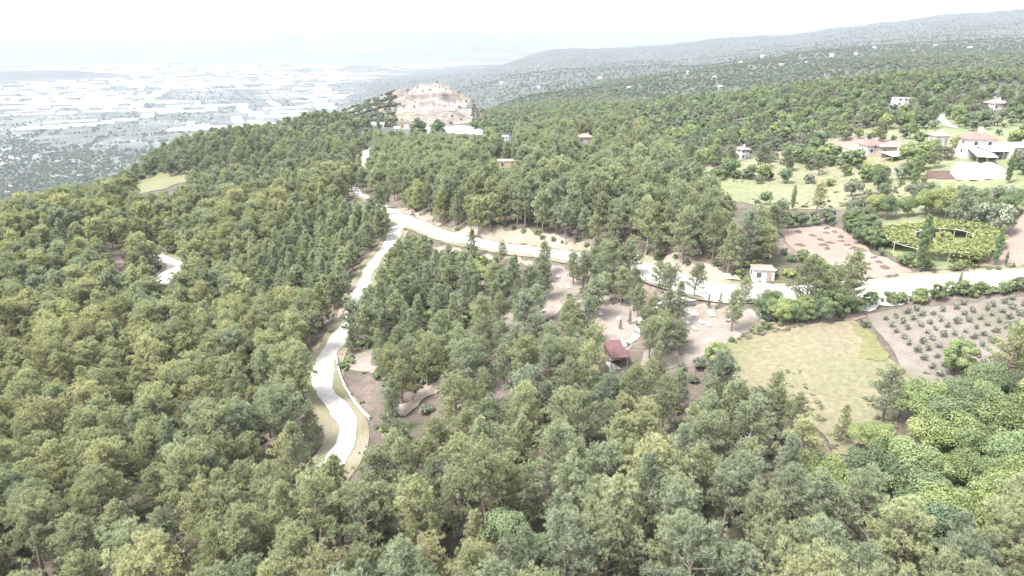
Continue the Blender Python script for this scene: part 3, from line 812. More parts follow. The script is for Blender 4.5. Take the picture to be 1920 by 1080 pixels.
# ---- explicit trees: (base px, base py, top py) and look
EXPL = [
 ('pine','cone',885,490,432,0.15,'small dark pine standing alone on the slope just below the road junction'),
 ('pine','tall',1137,553,452,0.2,'tall dark pine with a bare stem beside the white graves'),
 ('pine','tall',1163,572,498,0.35,'slim pine with a bare stem second in the row above the cemetery path'),
 ('pine','tall',1188,584,500,0.3,'pale slim pine third in the row above the cemetery path'),
 ('pine','flat',1250,584,506,0.35,'flat-topped pine standing by the paved cemetery path'),
 ('pine','round',1302,556,495,0.2,'dense grey-green pine at the edge of the gravel yard'),
 ('pine','cone',970,580,524,0.2,'little pine alone on bare soil beside the clearing'),
 ('pine','round',1003,604,534,0.15,'bushy dark pine at the middle of the cemetery clearing'),
 ('pine','tall',905,652,552,0.45,'brownish pine with a long bare stem west of the cemetery clearing'),
 ('pine','tall',936,622,548,0.4,'thin pine leaning over the bare soil of the clearing'),
 ('pine','tall',1371,622,540,0.35,'lone pine standing between the graves and the dry meadow'),
 ('pine','round',1243,662,582,0.35,'full pine with a dark stem below the cemetery path'),
 ('pine','round',1272,650,600,0.35,'leaning small pine next to the full pine below the path'),
 ('pine','tall',1110,520,462,0.25,'pine rising above the road beside the cemetery'),
 ('pine','tall',1020,520,452,0.3,'light pine overlapping the main road above the cemetery'),
 ('pine','tall',940,500,452,0.35,'pale feathery pine at the kerb of the main road'),
 ('pine','tall',1075,535,470,0.25,'slender pine between the road and the clearing'),
 ('pine','round',1235,540,490,0.3,'rounded pine hiding the bend of the main road'),
 ('pine','flat',1114,705,620,0.5,'pale pine standing just beside the red shelter roof'),
 ('pine','tall',1395,570,520,0.4,'thin pale pine on the gravel yard near the hut'),
 ('pine','round',1510,592,480,0.45,'big dark pine beside the road by the ploughed field'),
 ('pine','tall',1585,588,468,0.5,'tall dark pine between the road and the olive grove'),
 ('pine','round',1545,590,510,0.4,'broad pine in the roadside clump above the meadow'),
 ('pine','cone',1365,510,420,0.45,'light green conical pine at the end of the forest by the hut'),
 ('pine','tall',1530,400,340,0.75,'brownish thin pine standing in the pasture'),
 ('pine','round',1880,735,608,0.6,'big dark pine at the edge of the olive grove'),
 ('pine','round',1655,790,690,0.25,'grey-green pine at the lower end of the meadow'),
 ('pine','cone',1575,830,760,0.7,'small light pine growing at the tip of the meadow'),
 ('pine','cone',1328,578,552,0.05,'tiny conifer by the gravel yard, nearer the path'),
 ('pine','cone',1349,577,549,0.05,'tiny conifer by the gravel yard, nearer the hut'),
 ('pine','cone',1180,608,582,0.05,'knee-high dark conifer on the bare cemetery soil'),
 ('pine','cone',1163,618,598,0.1,'tiny dark seedling conifer on the bare cemetery soil'),
 ('broad','poplar',1722,512,398,0.3,'tall slim poplar beside the round vine arbour'),
 ('broad','poplar',1864,500,420,0.25,'slim poplar at the edge of the pink ploughed field'),
 ('broad','poplar',1712,356,275,0.5,'pale poplar in the pasture in front of the farmhouses'),
 ('broad','poplar',1888,345,278,0.35,'poplar beside the white polytunnels'),
 ('broad','poplar',1796,545,508,0.5,'young poplar standing in the roadside hedge'),
 ('broad','poplar',1884,500,470,0.5,'small thin poplar on the pink ploughed field'),
 ('broad','dense',1793,705,634,0.55,'round bright green tree on the olive grove'),
 ('broad','dense',1340,690,640,0.7,'bright green bush tree at the corner of the dry meadow'),
 ('broad','crown',1465,610,558,0.75,'silvery light green tree above the top of the meadow'),
 ('broad','crown',1440,590,540,0.35,'dark green bushy tree beside the gravel yard'),
 ('broad','dense',1490,600,560,0.6,'bright green tree in the roadside clump'),
 ('broad','crown',1640,410,362,0.75,'light green tree row end above the ploughed field'),
 ('broad','crown',1660,412,365,0.25,'dark green tree in the row above the vine arbour'),
 ('broad','crown',1740,408,350,0.65,'large light green tree behind the vine arbour'),
 ('broad','crown',1772,410,348,0.75,'largest light green tree behind the vine arbour'),
 ('broad','crown',1700,408,366,0.45,'mid green tree in the row behind the arbour'),
 ('olive','olive',1828,432,378,0.3,'grey olive tree beside the pink ploughed field'),
 ('olive','olive',1872,440,372,0.5,'large grey olive tree at the corner of the pink field'),
 ('olive','olive',1880,398,345,0.3,'dark olive tree behind the arbour near the polytunnels'),
 ('broad','crown',1435,385,358,0.35,'dark green tree at the near edge of the pasture'),
 ('broad','poplar',1485,394,345,0.3,'upright green tree at the near edge of the pasture'),
 ('olive','olive',1595,370,335,0.5,'round grey-green tree standing out in the pasture'),
 ('broad','crown',1430,340,305,0.7,'light green tree in the middle of the pasture'),
 ('broad','crown',1470,345,312,0.15,'dark green tree in the middle of the pasture'),
 ('olive','shrub',1520,345,322,0.5,'grey shrub in the middle of the pasture'),
 ('broad','dense',1625,335,302,0.95,'bright yellow-green tree beside the bare plot'),
 ('broad','crown',1740,300,258,0.4,'tall green tree beside the farmhouse drive'),
 ('olive','olive',1775,300,272,0.9,'purplish grey tree beside the white farmhouse'),
 ('broad','crown',1795,292,252,0.8,'light green tree touching the white farmhouse'),
 ('broad','crown',1700,312,268,0.6,'light green tree by the low white sheds'),
 ('broad','dense',1565,298,270,0.3,'dark green tree at the head of the hedge'),
 ('broad','dense',1540,305,272,0.65,'light green tree at the head of the hedge'),
 ('broad','dense',1605,312,276,0.35,'dark green tree midway along the hedge'),
 ('broad','dense',1480,296,270,0.5,'green tree at the far end of the pasture hedge'),
 ('broad','crown',1360,318,295,0.55,'light green tree at the corner of the far pasture'),
 ('broad','crown',1375,325,298,0.4,'green tree beside the small white house'),
 ('broad','crown',785,262,222,0.1,'dark green tree in front of the ruins'),
 ('broad','crown',822,258,224,0.15,'rounded dark green tree in front of the ruins'),
 ('pine','cone',712,272,228,0.05,'dark cypress-like conifer beside the upper road'),
 ('pine','cone',700,270,238,0.05,'second dark conifer beside the upper road'),
 ('broad','dense',890,246,228,0.1,'dark tree at the foot of the ruins hill, west end of its row'),
 ('broad','dense',908,246,224,0.15,'dark tree second in the row below the ruins hill'),
 ('broad','dense',930,248,226,0.2,'dark tree third in the row below the ruins hill'),
 ('broad','dense',955,246,228,0.25,'dark tree at the east end of the row below the ruins hill'),
 ('broad','shrub',768,462,438,0.5,'green bush in the fork of the two roads'),
 ('broad','crown',950,1055,955,0.3,'bright green broadleaf tree squeezed between pines near the bottom edge'),
 ('broad','crown',1010,1075,1000,0.25,'dark green broadleaf sapling near the bottom edge'),
] + [('pine', 'tall' if i % 3 else 'round', a, b, c, 0.15 + 0.06 * (i % 5), None) for i, (a, b, c) in enumerate([
 (668,640,566),(690,622,548),(700,600,535),(690,655,575),(715,585,525),(712,630,560),(736,602,540),(674,347,306),(679,336,300),(668,352,308),(730,420,365),(712,405,345),(700,425,372),(722,392,340),(690,412,350),(668,400,338),(655,392,335),(645,372,318),(706,370,318),(702,345,300),(664,352,306),(652,340,298),(708,330,288),(700,315,280),(720,352,305),(1120,500,445),(1150,512,448),(1180,516,450),(1275,545,498),(1260,560,505),(1590,572,512),(1530,580,500),(1560,575,495),(1135,522,452),(1165,526,460),(1248,548,498),(1290,562,502),(1098,508,455)])] + [('broad', 'dense' if i % 2 else 'crown', a, b, c, [0.15, 0.5, 0.3, 0.65][i % 4], None) for i, (a, b, c) in enumerate([
 (1428,602,556),(1452,604,556),(1478,606,560),(1505,602,548),(1528,600,545),(1552,598,540),(1575,594,542),(1598,590,552),(1540,604,565),(1515,606,570),(1495,610,575)])]
eb = gps([(e[2], e[3]) for e in EXPL]); 
for e, P in zip(EXPL, eb):
    _, _, dd = proj(P); 
    # height from the base and top pixels
    ub, yb, zb = ray(e[2], e[4]); hgt = (zb / yb) * P[1] + CAMZ - P[2]
    hgt = float(np.clip(hgt, 0.8, 16)); u = UNIT[e[1]]
    rad = hgt * u[1] / u[0]
    if e[0] == 'pine' and e[1] in ('cone',) and hgt < 4: rad *= 0.75
    if e[1] in ('crown', 'dense', 'olive'): rad *= 1.1
    add(e[0], e[1], P, hgt, rad, e[5], e[6])
EP = np.array([t['P'] for t in trees])

# ---- the forest
def populate():
    X, Y = scatter(-620, 760, 22, 1000, 4.75)
    R = np.hypot(X, Y); ok = ((np.abs(np.arctan2(X, Y)) < 0.74) | ((R < 140) & (np.abs(np.arctan2(X, Y)) < 0.98))) & (R < 1000)
    X, Y = X[ok], Y[ok]
    P = np.column_stack([X, Y, h(X, Y)])
    px, py, d = proj(P)
    ok = (px > -300) & (px < 2260) & (py < 1500)
    P, px, py, d = P[ok], px[ok], py[ok], d[ok]
    for nm, (c, w) in ROADS.items():
        dist, _ = seg_dist(P[:, 0], P[:, 1], c[::2]); ok = dist > w.mean() / 2 + (0.5 if nm == 'upper' else 1.8)
        P, px, py, d = P[ok], px[ok], py[ok], d[ok]
    nmin = np.min(np.hypot(P[:, None, 0] - EP[None, :, 0], P[:, None, 1] - EP[None, :, 1]), 1)
    ok = nmin > 2.6; P, px, py, d = P[ok], px[ok], py[ok], d[ok]
    inR = inpoly(px, py, Z_RIGHT); inSE = inpoly(px, py, Z_SE); inC = inpoly(px, py, Z_CEM); inY = inpoly(px, py, Z_YOUNG); inM = inpoly(px, py, Z_MID); inB = inpoly(px, py, Z_BACK); inS = inpoly(px, py, Z_SITE)
    fields = np.zeros(len(P), bool)
    for f in (MEADOW, OLIVES, PLOUGH, PINKF): fields |= inpoly(px, py, f)
    cl = fbm(P[:, 0] / 60, P[:, 1] / 60, 3, 31)
    for i in range(len(P)):
        if fields[i]: continue
        u = rng.random(); x, y, dd = px[i], py[i], d[i]
        hue = float(np.clip(0.36 + cl[i] * 0.8 + rng.normal(0, 0.27), 0, 0.9))
        if inR[i]:
            if u > 0.62 or cl[i] < -0.17: continue
            v = rng.random()
            if v < 0.34: s = rng.uniform(4, 7); add('broad', 'crown' if rng.random() < 0.6 else 'dense', P[i], s, s * 0.46, float(np.clip(rng.normal(0.38, 0.2), 0, 0.8)))
            elif v < 0.68: s = rng.uniform(3, 5); add('olive', 'olive', P[i], s, s * 0.55, float(rng.uniform(0, 0.9)))
            elif v < 0.8: s = rng.uniform(6, 9); add('pine', 'round', P[i], s, s * 0.36, float(rng.uniform(0, 0.4)))
            else: s = rng.uniform(1.4, 2.6); add('scrub', 'shrub', P[i], s, s * 0.6, float(rng.uniform(0, 0.9)))
        elif inSE[i]:
            if u < 0.8: s = rng.uniform(5.5, 8.5); add('broad', 'crown', P[i], s, s * 0.5, float(np.clip(rng.normal(0.47, 0.2), 0, 0.72)))
            elif u < 0.88: s = rng.uniform(3, 5); add('scrub', 'dense', P[i], s, s * 0.45, 0.85)
            elif u < 0.95: s = rng.uniform(8, 10); add('pine', 'round', P[i], s, s * 0.36, hue)
        elif inC[i]:
            left = x < 900
            if u > (0.99 if left else 0.9): 
                if rng.random() < 0.5: s = rng.uniform(0.8, 1.8); add('scrub', 'shrub', P[i], s, s * 0.65, float(rng.uniform(0.1, 0.7)))
                continue
            s = rng.uniform(5.5, 8.5); st = rng.choice(['tall', 'cone', 'round'], p=[.45, .3, .25]); add('pine', st, P[i], s, s * UNIT[st][1] / 10, float(np.clip(rng.normal(0.22, 0.15), 0, 0.9)))
        elif inS[i]:
            if u < 0.35: s = rng.uniform(3, 6); add('broad', 'crown', P[i], s, s * 0.46, float(rng.uniform(0, 0.6)))
        elif (x > 900 and y < 245) or (dd > 400 and (x > 900 or y < 235)):
            if u > 0.78 or cl[i] < -0.16: continue
            v = rng.random()
            if v < 0.34: s = rng.uniform(2, 3.6); add('scrub', 'dense', P[i], s, s * 0.55, float(rng.uniform(0, 0.9)))
            elif v < 0.55: s = rng.uniform(3, 5); add('olive', 'olive', P[i], s, s * 0.55, float(rng.uniform(0, 0.9)))
            elif v < 0.78: s = rng.uniform(4, 7); add('broad', 'crown', P[i], s, s * 0.46, float(rng.uniform(0, 0.5)))
            else: s = rng.uniform(5, 8); add('pine', 'round', P[i], s, s * 0.38, float(rng.uniform(0, 0.35)))
        elif dd > 300 and x < 700:
            if u < 0.5: s = rng.uniform(5, 9); add('pine', 'round', P[i], s, s * 0.38, float(np.clip(hue - 0.15, 0, 1)))
            elif u < 0.9: s = rng.uniform(2, 4); add('scrub', 'dense', P[i], s, s * 0.55, float(rng.uniform(0, 0.9)))
        elif inY[i]:
            s = rng.uniform(6, 9.5); st = rng.choice(['cone', 'tall'], p=[.55, .45]); add('pine', st, P[i], s, s * UNIT[st][1] / 10 * 1.1, float(np.clip(rng.normal(0.28, 0.12), 0, 0.8)))
        elif inB[i]:
            s = rng.uniform(7, 13); st = rng.choice(['tall', 'round', 'cone'], p=[.5, .42, .08]); add('pine', st, P[i], s, s * UNIT[st][1] / 10 * 0.95, float(np.clip(rng.normal(0.28, 0.16), 0, 0.85)))
        elif inM[i]:
            s = rng.uniform(6.5, 10.5); st = rng.choice(['cone', 'tall', 'round'], p=[.28, .36, .36]); add('pine', st, P[i], s, s * UNIT[st][1] / 10, float(np.clip(rng.normal(0.38, 0.18), 0, 0.85)))
        else:
            if x < 640 and u > 0.93: continue
            if y > 780 and rng.random() > 0.97: continue
            s = rng.uniform(7.2, 12) * (1.06 if y > 950 else 1.0); st = rng.choice(['round', 'tall', 'flat', 'cone'], p=[.4, .34, .16, .10] if y > 780 else [.5, .24, .16, .10])
            warm = 0.14 if (y > 650 and x < 900) else 0.12 if y > 800 else 0
            add('pine', st, P[i], s, s * UNIT[st][1] / 10 * (1.03 if x < 640 else 0.98), float(np.clip(hue + warm, 0, 0.9)))
populate()
# undergrowth between the stems
X, Y = scatter(-260, 260, 30, 300, 4.2)
Pg = np.column_stack([X, Y, h(X, Y)]); px, py, d = proj(Pg)
for P, x, y in zip(Pg, px, py):
    if not (-100 < x < 2020 and 440 < y < 1250): continue
    if any(inpoly([x], [y], f)[0] for f in (OLIVES, PLOUGH, PINKF, MEADOW, Z_CEM)): continue
    if min(np.hypot(c[:, 0] - P[0], c[:, 1] - P[1]).min() for c, w in ROADS.values()) < 4.6: continue
    if rng.random() < 0.75:
        s = rng.uniform(0.6, 2.2); add('broad' if rng.random() < .35 else 'scrub', 'shrub', P, s, s * 0.7, float(rng.uniform(0.1, 0.8)))
# hedge lines: (pixel polyline, spacing m, height range, hue range)
for line, sp_, hr, hu in [
    ([(1600,588),(1640,578),(1700,568),(1760,560),(1830,552),(1905,546)], 1.5, (2.0, 3.2), (0.25, 0.7)),
    ([(1560,512),(1600,470),(1620,440),(1590,425)], 3.2, (3.5, 6), (0.1, 0.4)), ([(1588,430),(1640,468),(1700,500)], 3.4, (3, 5.2), (0.1, 0.5)),
    ([(1490,305),(1560,312),(1620,318),(1690,316),(1740,322)], 4.0, (4, 6), (0.1, 0.5)), ([(1560,350),(1640,348),(1720,352)], 5, (1.5, 3), (0.4, 0.8)),
    ([(1330,332),(1380,336),(1440,338)], 4.5, (3, 5), (0.1, 0.6)), ([(1500,492),(1520,505),(1545,515)], 2.8, (2.5, 4.2), (0.2, 0.7)), ([(1455,428),(1500,424),(1560,420)], 3, (2.4, 4.4), (0.1, 0.4)),
    ([(1690,495),(1750,508),(1800,502),(1850,470)], 2.6, (1.6, 3), (0.3, 0.8)), ([(1820,500),(1870,506),(1930,500)], 3, (0.7, 1.3), (0.6, 0.9)),
    ([(765,450),(800,462),(760,470)], 2.2, (1, 1.8), (0.5, 0.8)), ([(1390,520),(1480,520)], 3, (1.4, 2.4), (0.4, 0.9)), ([(1380,640),(1440,618),(1480,612)], 3, (0.9, 2.0), (0.3, 0.8)),
    ([(690,540),(700,560),(760,520),(840,500)], 2.2, (1, 2.2), (0.5, 0.8)), ([(730,500),(800,490),(850,520),(780,550)], 2.0, (1, 2.4), (0.5, 0.9)),
    ([(860,432),(930,422),(1000,444),(1100,460),(1190,480),(1340,508)], 3.2, (1.0, 2.2), (0.1, 0.5))]:
    c = catmull(gps(line), sp_)
    for P in c:
        P = P + np.array([rng.normal(0, 0.5), rng.normal(0, 0.5), 0]); P[2] = float(h(P[0], P[1]))
        s = rng.uniform(*hr)
        st = 'shrub' if s < 3 else 'dense'
        add('broad', st, P, s, s * (0.62 if s < 3 else 0.46), float(rng.uniform(*hu))); trees[-1]['keep'] = s < 3.4

# weeds on the meadow and along the verges, a thicket below the fork
for poly, nn, hr, hu in ((MEADOW, 260, (0.25, 0.7), (0.5, 0.9)), ([(690,510),(740,470),(900,480),(940,520),(900,600),(740,650)], 330, (0.7, 2.0), (0.4, 0.75)), ([(640,690),(680,640),(860,610),(900,680),(820,720),(700,760)], 220, (0.5, 1.6), (0.2, 0.75)), (OLIVES, 200, (0.2, 0.5), (0.3, 0.9)), ([(900,560),(1010,500),(1400,580),(1330,650),(1150,690),(980,650)], 160, (0.2, 0.7), (0.1, 0.9)),
                         ([(1335,334),(1700,350),(1690,385),(1450,392)], 120, (0.3, 0.9), (0.3, 0.9))):
    W3 = gps(poly); lo_, hi_ = W3.min(0), W3.max(0); k = 0
    while k < nn:
        X_ = rng.uniform(lo_[0], hi_[0], 200); Y_ = rng.uniform(lo_[1], hi_[1], 200); ok_ = inpoly(X_, Y_, [tuple(q[:2]) for q in W3]) & (fbm(X_ / 9, Y_ / 9, 3, 71) > rng.uniform(-0.15, 0.2))
        Zs = h(X_, Y_)
        for a_, b_, c_ in zip(X_[ok_], Y_[ok_], Zs[ok_]):
            s = rng.uniform(*hr); add('scrub' if hr[1] < 1 else 'broad', 'shrub', (a_, b_, c_), s, s * rng.uniform(0.7, 1.2), float(rng.uniform(*hu))); k += 1
for nm, (c, w) in ROADS.items():
    for P in c[::2]:
        for sd in (-1, 1):
            if rng.random() < 0.5: continue
            q = P + np.array([0, 0, 0]); i_ = int(np.argmin(np.abs(c - P).sum(1))); t_ = c[min(i_ + 1, len(c) - 1)] - c[max(i_ - 1, 0)]; t_ = t_ / (np.linalg.norm(t_[:2]) + 1e-6)
            o_ = sd * (w[i_] / 2 + rng.uniform(0.7, 2.6)); q = np.array([P[0] - t_[1] * o_, P[1] + t_[0] * o_, 0]); q[2] = float(h(q[0], q[1])); s = rng.uniform(0.25, 0.8)
            add('scrub', 'shrub', q, s, s * 0.9, float(rng.uniform(0.3, 0.9)))
TP = np.array([t['P'] for t in trees]); TH = np.array([t['h'] for t in trees]); TR = np.array([t['r'] for t in trees])
hc = hits(TP, TH, TR)
ncl = np.array([0 if t['label'] or t.get('keep') else 1 for t in trees])
small = TH < 3.0
_tx, _ty, _ = proj(TP); incem = inpoly(_tx, _ty, Z_CEM)
drop = (ncl == 1) & (hc >= np.where(small, 5, np.where(incem, 3, 1)) )
drop |= (ncl == 1) & ~small & (hits(TP, TH, TR, mask=OPEN_MASK) > 0)
trees = [t for t, q in zip(trees, drop) if not q]
# sink bases a little and sort by how large they show
for t in trees:
    x, y, dd = proj(t['P'] + np.array([0, 0, t['h'] * 0.6])); t['px'], t['py'], t['d'] = float(x), float(y), float(dd)
    t['vis'] = -20 < x < 1940 and -10 < y < 1110
    t['size'] = (t['h'] + 2 * t['r']) / dd
LEAF = {'pine': M['pine'], 'broad': M['broad'], 'olive': M['olive'], 'scrub': M['scrub']}
NV = {'round': 5, 'tall': 4, 'cone': 4, 'flat': 3, 'crown': 4, 'dense': 3, 'olive': 3, 'shrub': 3, 'poplar': 2, 'hedge': 2}

CAT = {'pine': ('pine_tree', 'pine'), 'broad': ('broadleaf_tree', 'tree'), 'olive': ('olive_tree', 'olive tree'), 'shrub': ('shrub', 'shrub')}
def kind_name(t): return 'shrub' if t['style'] in ('shrub', 'hedge') else 'broad' if t['kind'] == 'scrub' else t['kind']
singles = []; masses = {'pine': [], 'broad': [], 'olive': [], 'shrub': []}
for kn, limit in (('pine', 300), ('broad', 300), ('olive', 160), ('shrub', 200)):
    g = [t for t in trees if kind_name(t) == kn]
    g.sort(key=lambda t: (t['label'] is None, not t['vis'], -t['size']))
    singles += g[:limit]; masses[kn] += g[limit:]
PLACES = [(80,1000,'in the bottom left corner'),(330,1000,'on the bottom edge left of centre'),(600,1000,'on the bottom edge below the side road'),(860,1010,'at the middle of the bottom edge'),
 (1130,1000,'on the bottom edge right of centre'),(1400,1000,'on the bottom edge below the meadow'),(1640,1010,'on the bottom edge near the right corner'),(1860,1000,'in the bottom right corner'),
 (80,820,'at the left edge of the lower forest'),(290,820,'in the lower left forest'),(500,820,'in the forest left of the road end'),(730,880,'just below the end of the side road'),(960,860,'among the pines below the dirt track'),
 (1180,840,'among the pines below the red shelter'),(1400,790,'in the wood left of the meadow tip'),(1650,840,'right of the meadow tip'),(1850,830,'in the green wood below the olive grove'),
 (80,660,'at the left edge of the middle forest'),(280,640,'in the middle of the left forest'),(470,660,'on the slope left of the road bend'),(700,700,'inside the bend of the side road'),(850,640,'in the wood west of the clearing'),
 (800,540,'in the thicket below the road fork'),(980,680,'below the bare cemetery soil'),(1080,560,'on the cemetery clearing'),(1220,690,'around the red shelter'),(1350,620,'at the top of the meadow'),
 (80,500,'in the upper left forest'),(280,500,'around the hidden road bend'),(480,480,'on the slope left of the road fork'),(640,460,'just left of the road fork'),(600,560,'above the side road bend'),
 (830,360,'in the forest above the road fork'),(1000,380,'in the forest above the main road'),(1180,420,'at the front of the forest by the earth bank'),(1330,440,'at the end of the forest near the hut'),
 (1500,580,'in the roadside clump near the hut'),(1760,560,'along the road by the olive grove'),(1550,450,'around the ploughed field'),(1760,460,'around the vine arbour'),(1900,440,'beside the pink field'),
 (1400,340,'around the pasture'),(1560,320,'along the pasture hedge'),(1700,330,'near the low white sheds'),(1850,300,'around the white farmhouse'),(1300,290,'beyond the pasture'),(1500,260,'on the hillside above the pasture'),
 (1700,230,'on the hillside above the farms'),(1880,230,'on the hillside at the right edge'),(1150,270,'behind the forest near the orchard'),(980,270,'behind the forest near the yellow building'),(780,250,'near the ruins'),(500,330,'on the spur left of the ruins'),(250,380,'at the rim of the left slope')]
ORD = ['leftmost'] + [w + ' from left' for w in 'second third fourth fifth sixth seventh eighth ninth tenth eleventh twelfth thirteenth fourteenth fifteenth sixteenth seventeenth eighteenth nineteenth twentieth twenty-first twenty-second twenty-third twenty-fourth twenty-fifth twenty-sixth twenty-seventh twenty-eighth twenty-ninth thirtieth'.split()]
def words_of(t):
    kn = kind_name(t); u = t['hue']
    if kn == 'pine':
        c = 'grey-green' if u < 0.2 else 'mid-green' if u < 0.42 else 'olive-green' if u < 0.62 else 'yellowish'
        s = {'round': 'broad', 'tall': 'slender', 'cone': 'conical', 'flat': 'flat-topped'}[t['style']]
        return c + ' ' + s + ' pine'
    if kn == 'broad':
        if t['kind'] == 'scrub': return ('dark' if u < 0.35 else 'dull green' if u < 0.7 else 'brownish') + ' scrubby tree'
        return ('dark green' if u < 0.28 else 'mid-green' if u < 0.48 else 'fresh green' if u < 0.7 else 'light green') + (' compact' if t['style'] == 'dense' else ' spreading') + ' leafy tree'
    if kn == 'olive': return ('dark grey' if u < 0.35 else 'silvery' if u < 0.65 else 'brownish grey') + ' olive tree'
    return ('dark' if u < 0.35 else 'green' if u < 0.6 else 'light') + (' big' if t['h'] > 1.8 else ' small') + ' shrub'
def name_by_place(items, what, group, sep=', '):
    cells = {}
    for t in items:
        k = min(range(len(PLACES)), key=lambda i: (PLACES[i][0] - t['px']) ** 2 + (PLACES[i][1] - t['py']) ** 2)
        cells.setdefault((what(t), PLACES[k][2]), []).append(t)
    for (w, pl), g in cells.items():
        g.sort(key=lambda t: t['px'])
        for i, t in enumerate(g):
            t['label'] = w + ' ' + pl + ('' if len(g) == 1 else sep + ORD[min(i, len(ORD) - 1)])
            t['group'] = group
for kn, gr in (('pine', 'pines on the near slopes'), ('broad', 'leafy trees among fields and pines'), ('olive', 'grey olive trees on the slopes'), ('shrub', 'shrubs under the trees and along hedges')):
    name_by_place([t for t in singles if kind_name(t) == kn and not t['label']], words_of, gr)
for t in singles:
    kn = kind_name(t); nm, cat = CAT[kn]
    if t['style'] == 'poplar': nm, cat = 'poplar_tree', 'poplar'
    k = int(rng.integers(NV[t['style']])); lod = 0 if t['d'] < 190 else 1
    b = bank('pine' if t['kind'] == 'pine' else t['kind'], t['style'], k, lod, LEAF[t['kind']])
    tm, cm = parts_of(b); u = UNIT[t['style']]
    root = empty(nm, t['P'] - np.array([0, 0, 0.06]), t['rz'])
    root.scale = (t['r'] / u[1], t['r'] / u[1], t['h'] / u[0])
    tag(root, t['label'], cat, t.get('group'))
    st = mobj('stem' if kn == 'shrub' else 'trunk', tm, root); cr = mobj('foliage' if kn == 'shrub' else 'crown', cm, root)
    cr.color = (min(0.94, t['hue']), 0, 0, 1)

def mass(name, label, items, specs):
    """one object: points that carry the instanced plants; specs = list of mesh builders"""
    src = bpy.data.collections.new(name + '_plants')
    keys = {}; order = []
    vid = []
    for t in items:
        lod = 0 if t['d'] < 120 else 1 if t['d'] < 420 else 2
        k = int(rng.integers(NV[t['style']])); key = (t['kind'], t['style'], k, lod)
        if key not in keys: keys[key] = len(order); order.append(key)
        vid.append(keys[key])
    for i, key in enumerate(order):
        o = bpy.data.objects.new('%s_%04d' % (name, i), joined_of(bank(key[0], key[1], key[2], key[3], LEAF[key[0]])))
        src.objects.link(o)
    P = np.array([t['P'] - np.array([0, 0, 0.06]) for t in items])
    me = bpy.data.meshes.new(name); me.vertices.add(len(P)); me.vertices.foreach_set('co', P.astype(np.float32).ravel())
    def at(nm, typ, vals, field='value'):
        a = me.attributes.new(nm, typ, 'POINT'); a.data.foreach_set(field, np.asarray(vals).ravel())
    at('vid', 'INT', np.array(vid, np.int32)); at('rz', 'FLOAT', np.array([t['rz'] for t in items], np.float32)); at('hue', 'FLOAT', np.array([t['hue'] for t in items], np.float32))
    at('sc', 'FLOAT_VECTOR', np.array([(t['r'] / UNIT[t['style']][1], t['r'] / UNIT[t['style']][1], t['h'] / UNIT[t['style']][0]) for t in items], np.float32), 'vector')
    o = mobj(name, me); o['kind'] = 'stuff'; o['label'] = label
    ng = bpy.data.node_groups.new(name, 'GeometryNodeTree')
    ng.interface.new_socket('Geometry', in_out='INPUT', socket_type='NodeSocketGeometry'); ng.interface.new_socket('Geometry', in_out='OUTPUT', socket_type='NodeSocketGeometry')
    N = ng.nodes; L = ng.links
    gi = N.new('NodeGroupInput'); go = N.new('NodeGroupOutput'); iop = N.new('GeometryNodeInstanceOnPoints'); ci = N.new('GeometryNodeCollectionInfo')
    ci.inputs['Collection'].default_value = src; ci.inputs['Separate Children'].default_value = True; ci.inputs['Reset Children'].default_value = True
    def na(nm, typ):
        q = N.new('GeometryNodeInputNamedAttribute'); q.data_type = typ; q.inputs['Name'].default_value = nm; return q.outputs['Attribute']
    cx = N.new('ShaderNodeCombineXYZ'); L.new(na('rz', 'FLOAT'), cx.inputs['Z'])
    L.new(gi.outputs[0], iop.inputs['Points']); L.new(ci.outputs[0], iop.inputs['Instance']); iop.inputs['Pick Instance'].default_value = True
    L.new(na('vid', 'INT'), iop.inputs['Instance Index']); L.new(cx.outputs[0], iop.inputs['Rotation']); L.new(na('sc', 'FLOAT_VECTOR'), iop.inputs['Scale'])
    L.new(iop.outputs[0], go.inputs[0])
    md = o.modifiers.new('plants', 'NODES'); md.node_group = ng
    return o
# ------------------------------------------------------------------ built things
def flat(name, c, rough=0.8, var=0.12, sc=1.2):
    a = tuple(max(0, x * (1 - var)) for x in c); b = tuple(min(1, x * (1 + var)) for x in c)
    return noisy(name, a, b, sc, rough=rough, bdist=0.01)
M['plaster'] = flat('white_plaster', (0.36, 0.345, 0.325), 0.85, 0.2, 0.6); M['cream'] = flat('cream_plaster', (0.33, 0.29, 0.2)); M['sheet'] = flat('white_plastic_sheet', (0.5, 0.5, 0.495), 0.45, 0.08)
M['glass'] = flat('dark_window_glass', (0.05, 0.055, 0.06), 0.15, 0.1); M['frame'] = flat('window_frame', (0.5, 0.48, 0.45)); M['wood'] = flat('old_timber', (0.22, 0.17, 0.13)); M['pole'] = flat('weathered_pole', (0.35, 0.33, 0.3))
M['marble'] = flat('white_marble', (0.38, 0.375, 0.365), 0.5, 0.06); M['concrete'] = flat('pale_concrete', (0.26, 0.245, 0.225), 0.9, 0.15); M['brownroof'] = flat('dusty_roof', (0.17, 0.135, 0.115))
def tile_mat(name, a, b):
    t = NT(name); w = t.n('ShaderNodeTexWave', wave_type='BANDS'); w.inputs['Scale'].default_value = 1.3; w.inputs['Distortion'].default_value = 0.4; t.l(t.P(), w.inputs['Vector'])
    f = t.noise(0.9, 5, 0.7); col = t.ramp(f, [(0.3, a), (0.7, b)]); return t.surf(col, 0.85, bump=w.outputs['Fac'], bdist=0.05)
M['tiles'] = tile_mat('red_roof_tiles', (0.17, 0.07, 0.06), (0.24, 0.11, 0.095)); M['pinktiles'] = tile_mat('faded_roof_tiles', (0.2, 0.115, 0.095), (0.27, 0.165, 0.14)); M['redsheet'] = flat('red_metal_roof', (0.085, 0.043, 0.043), 0.6, 0.25)
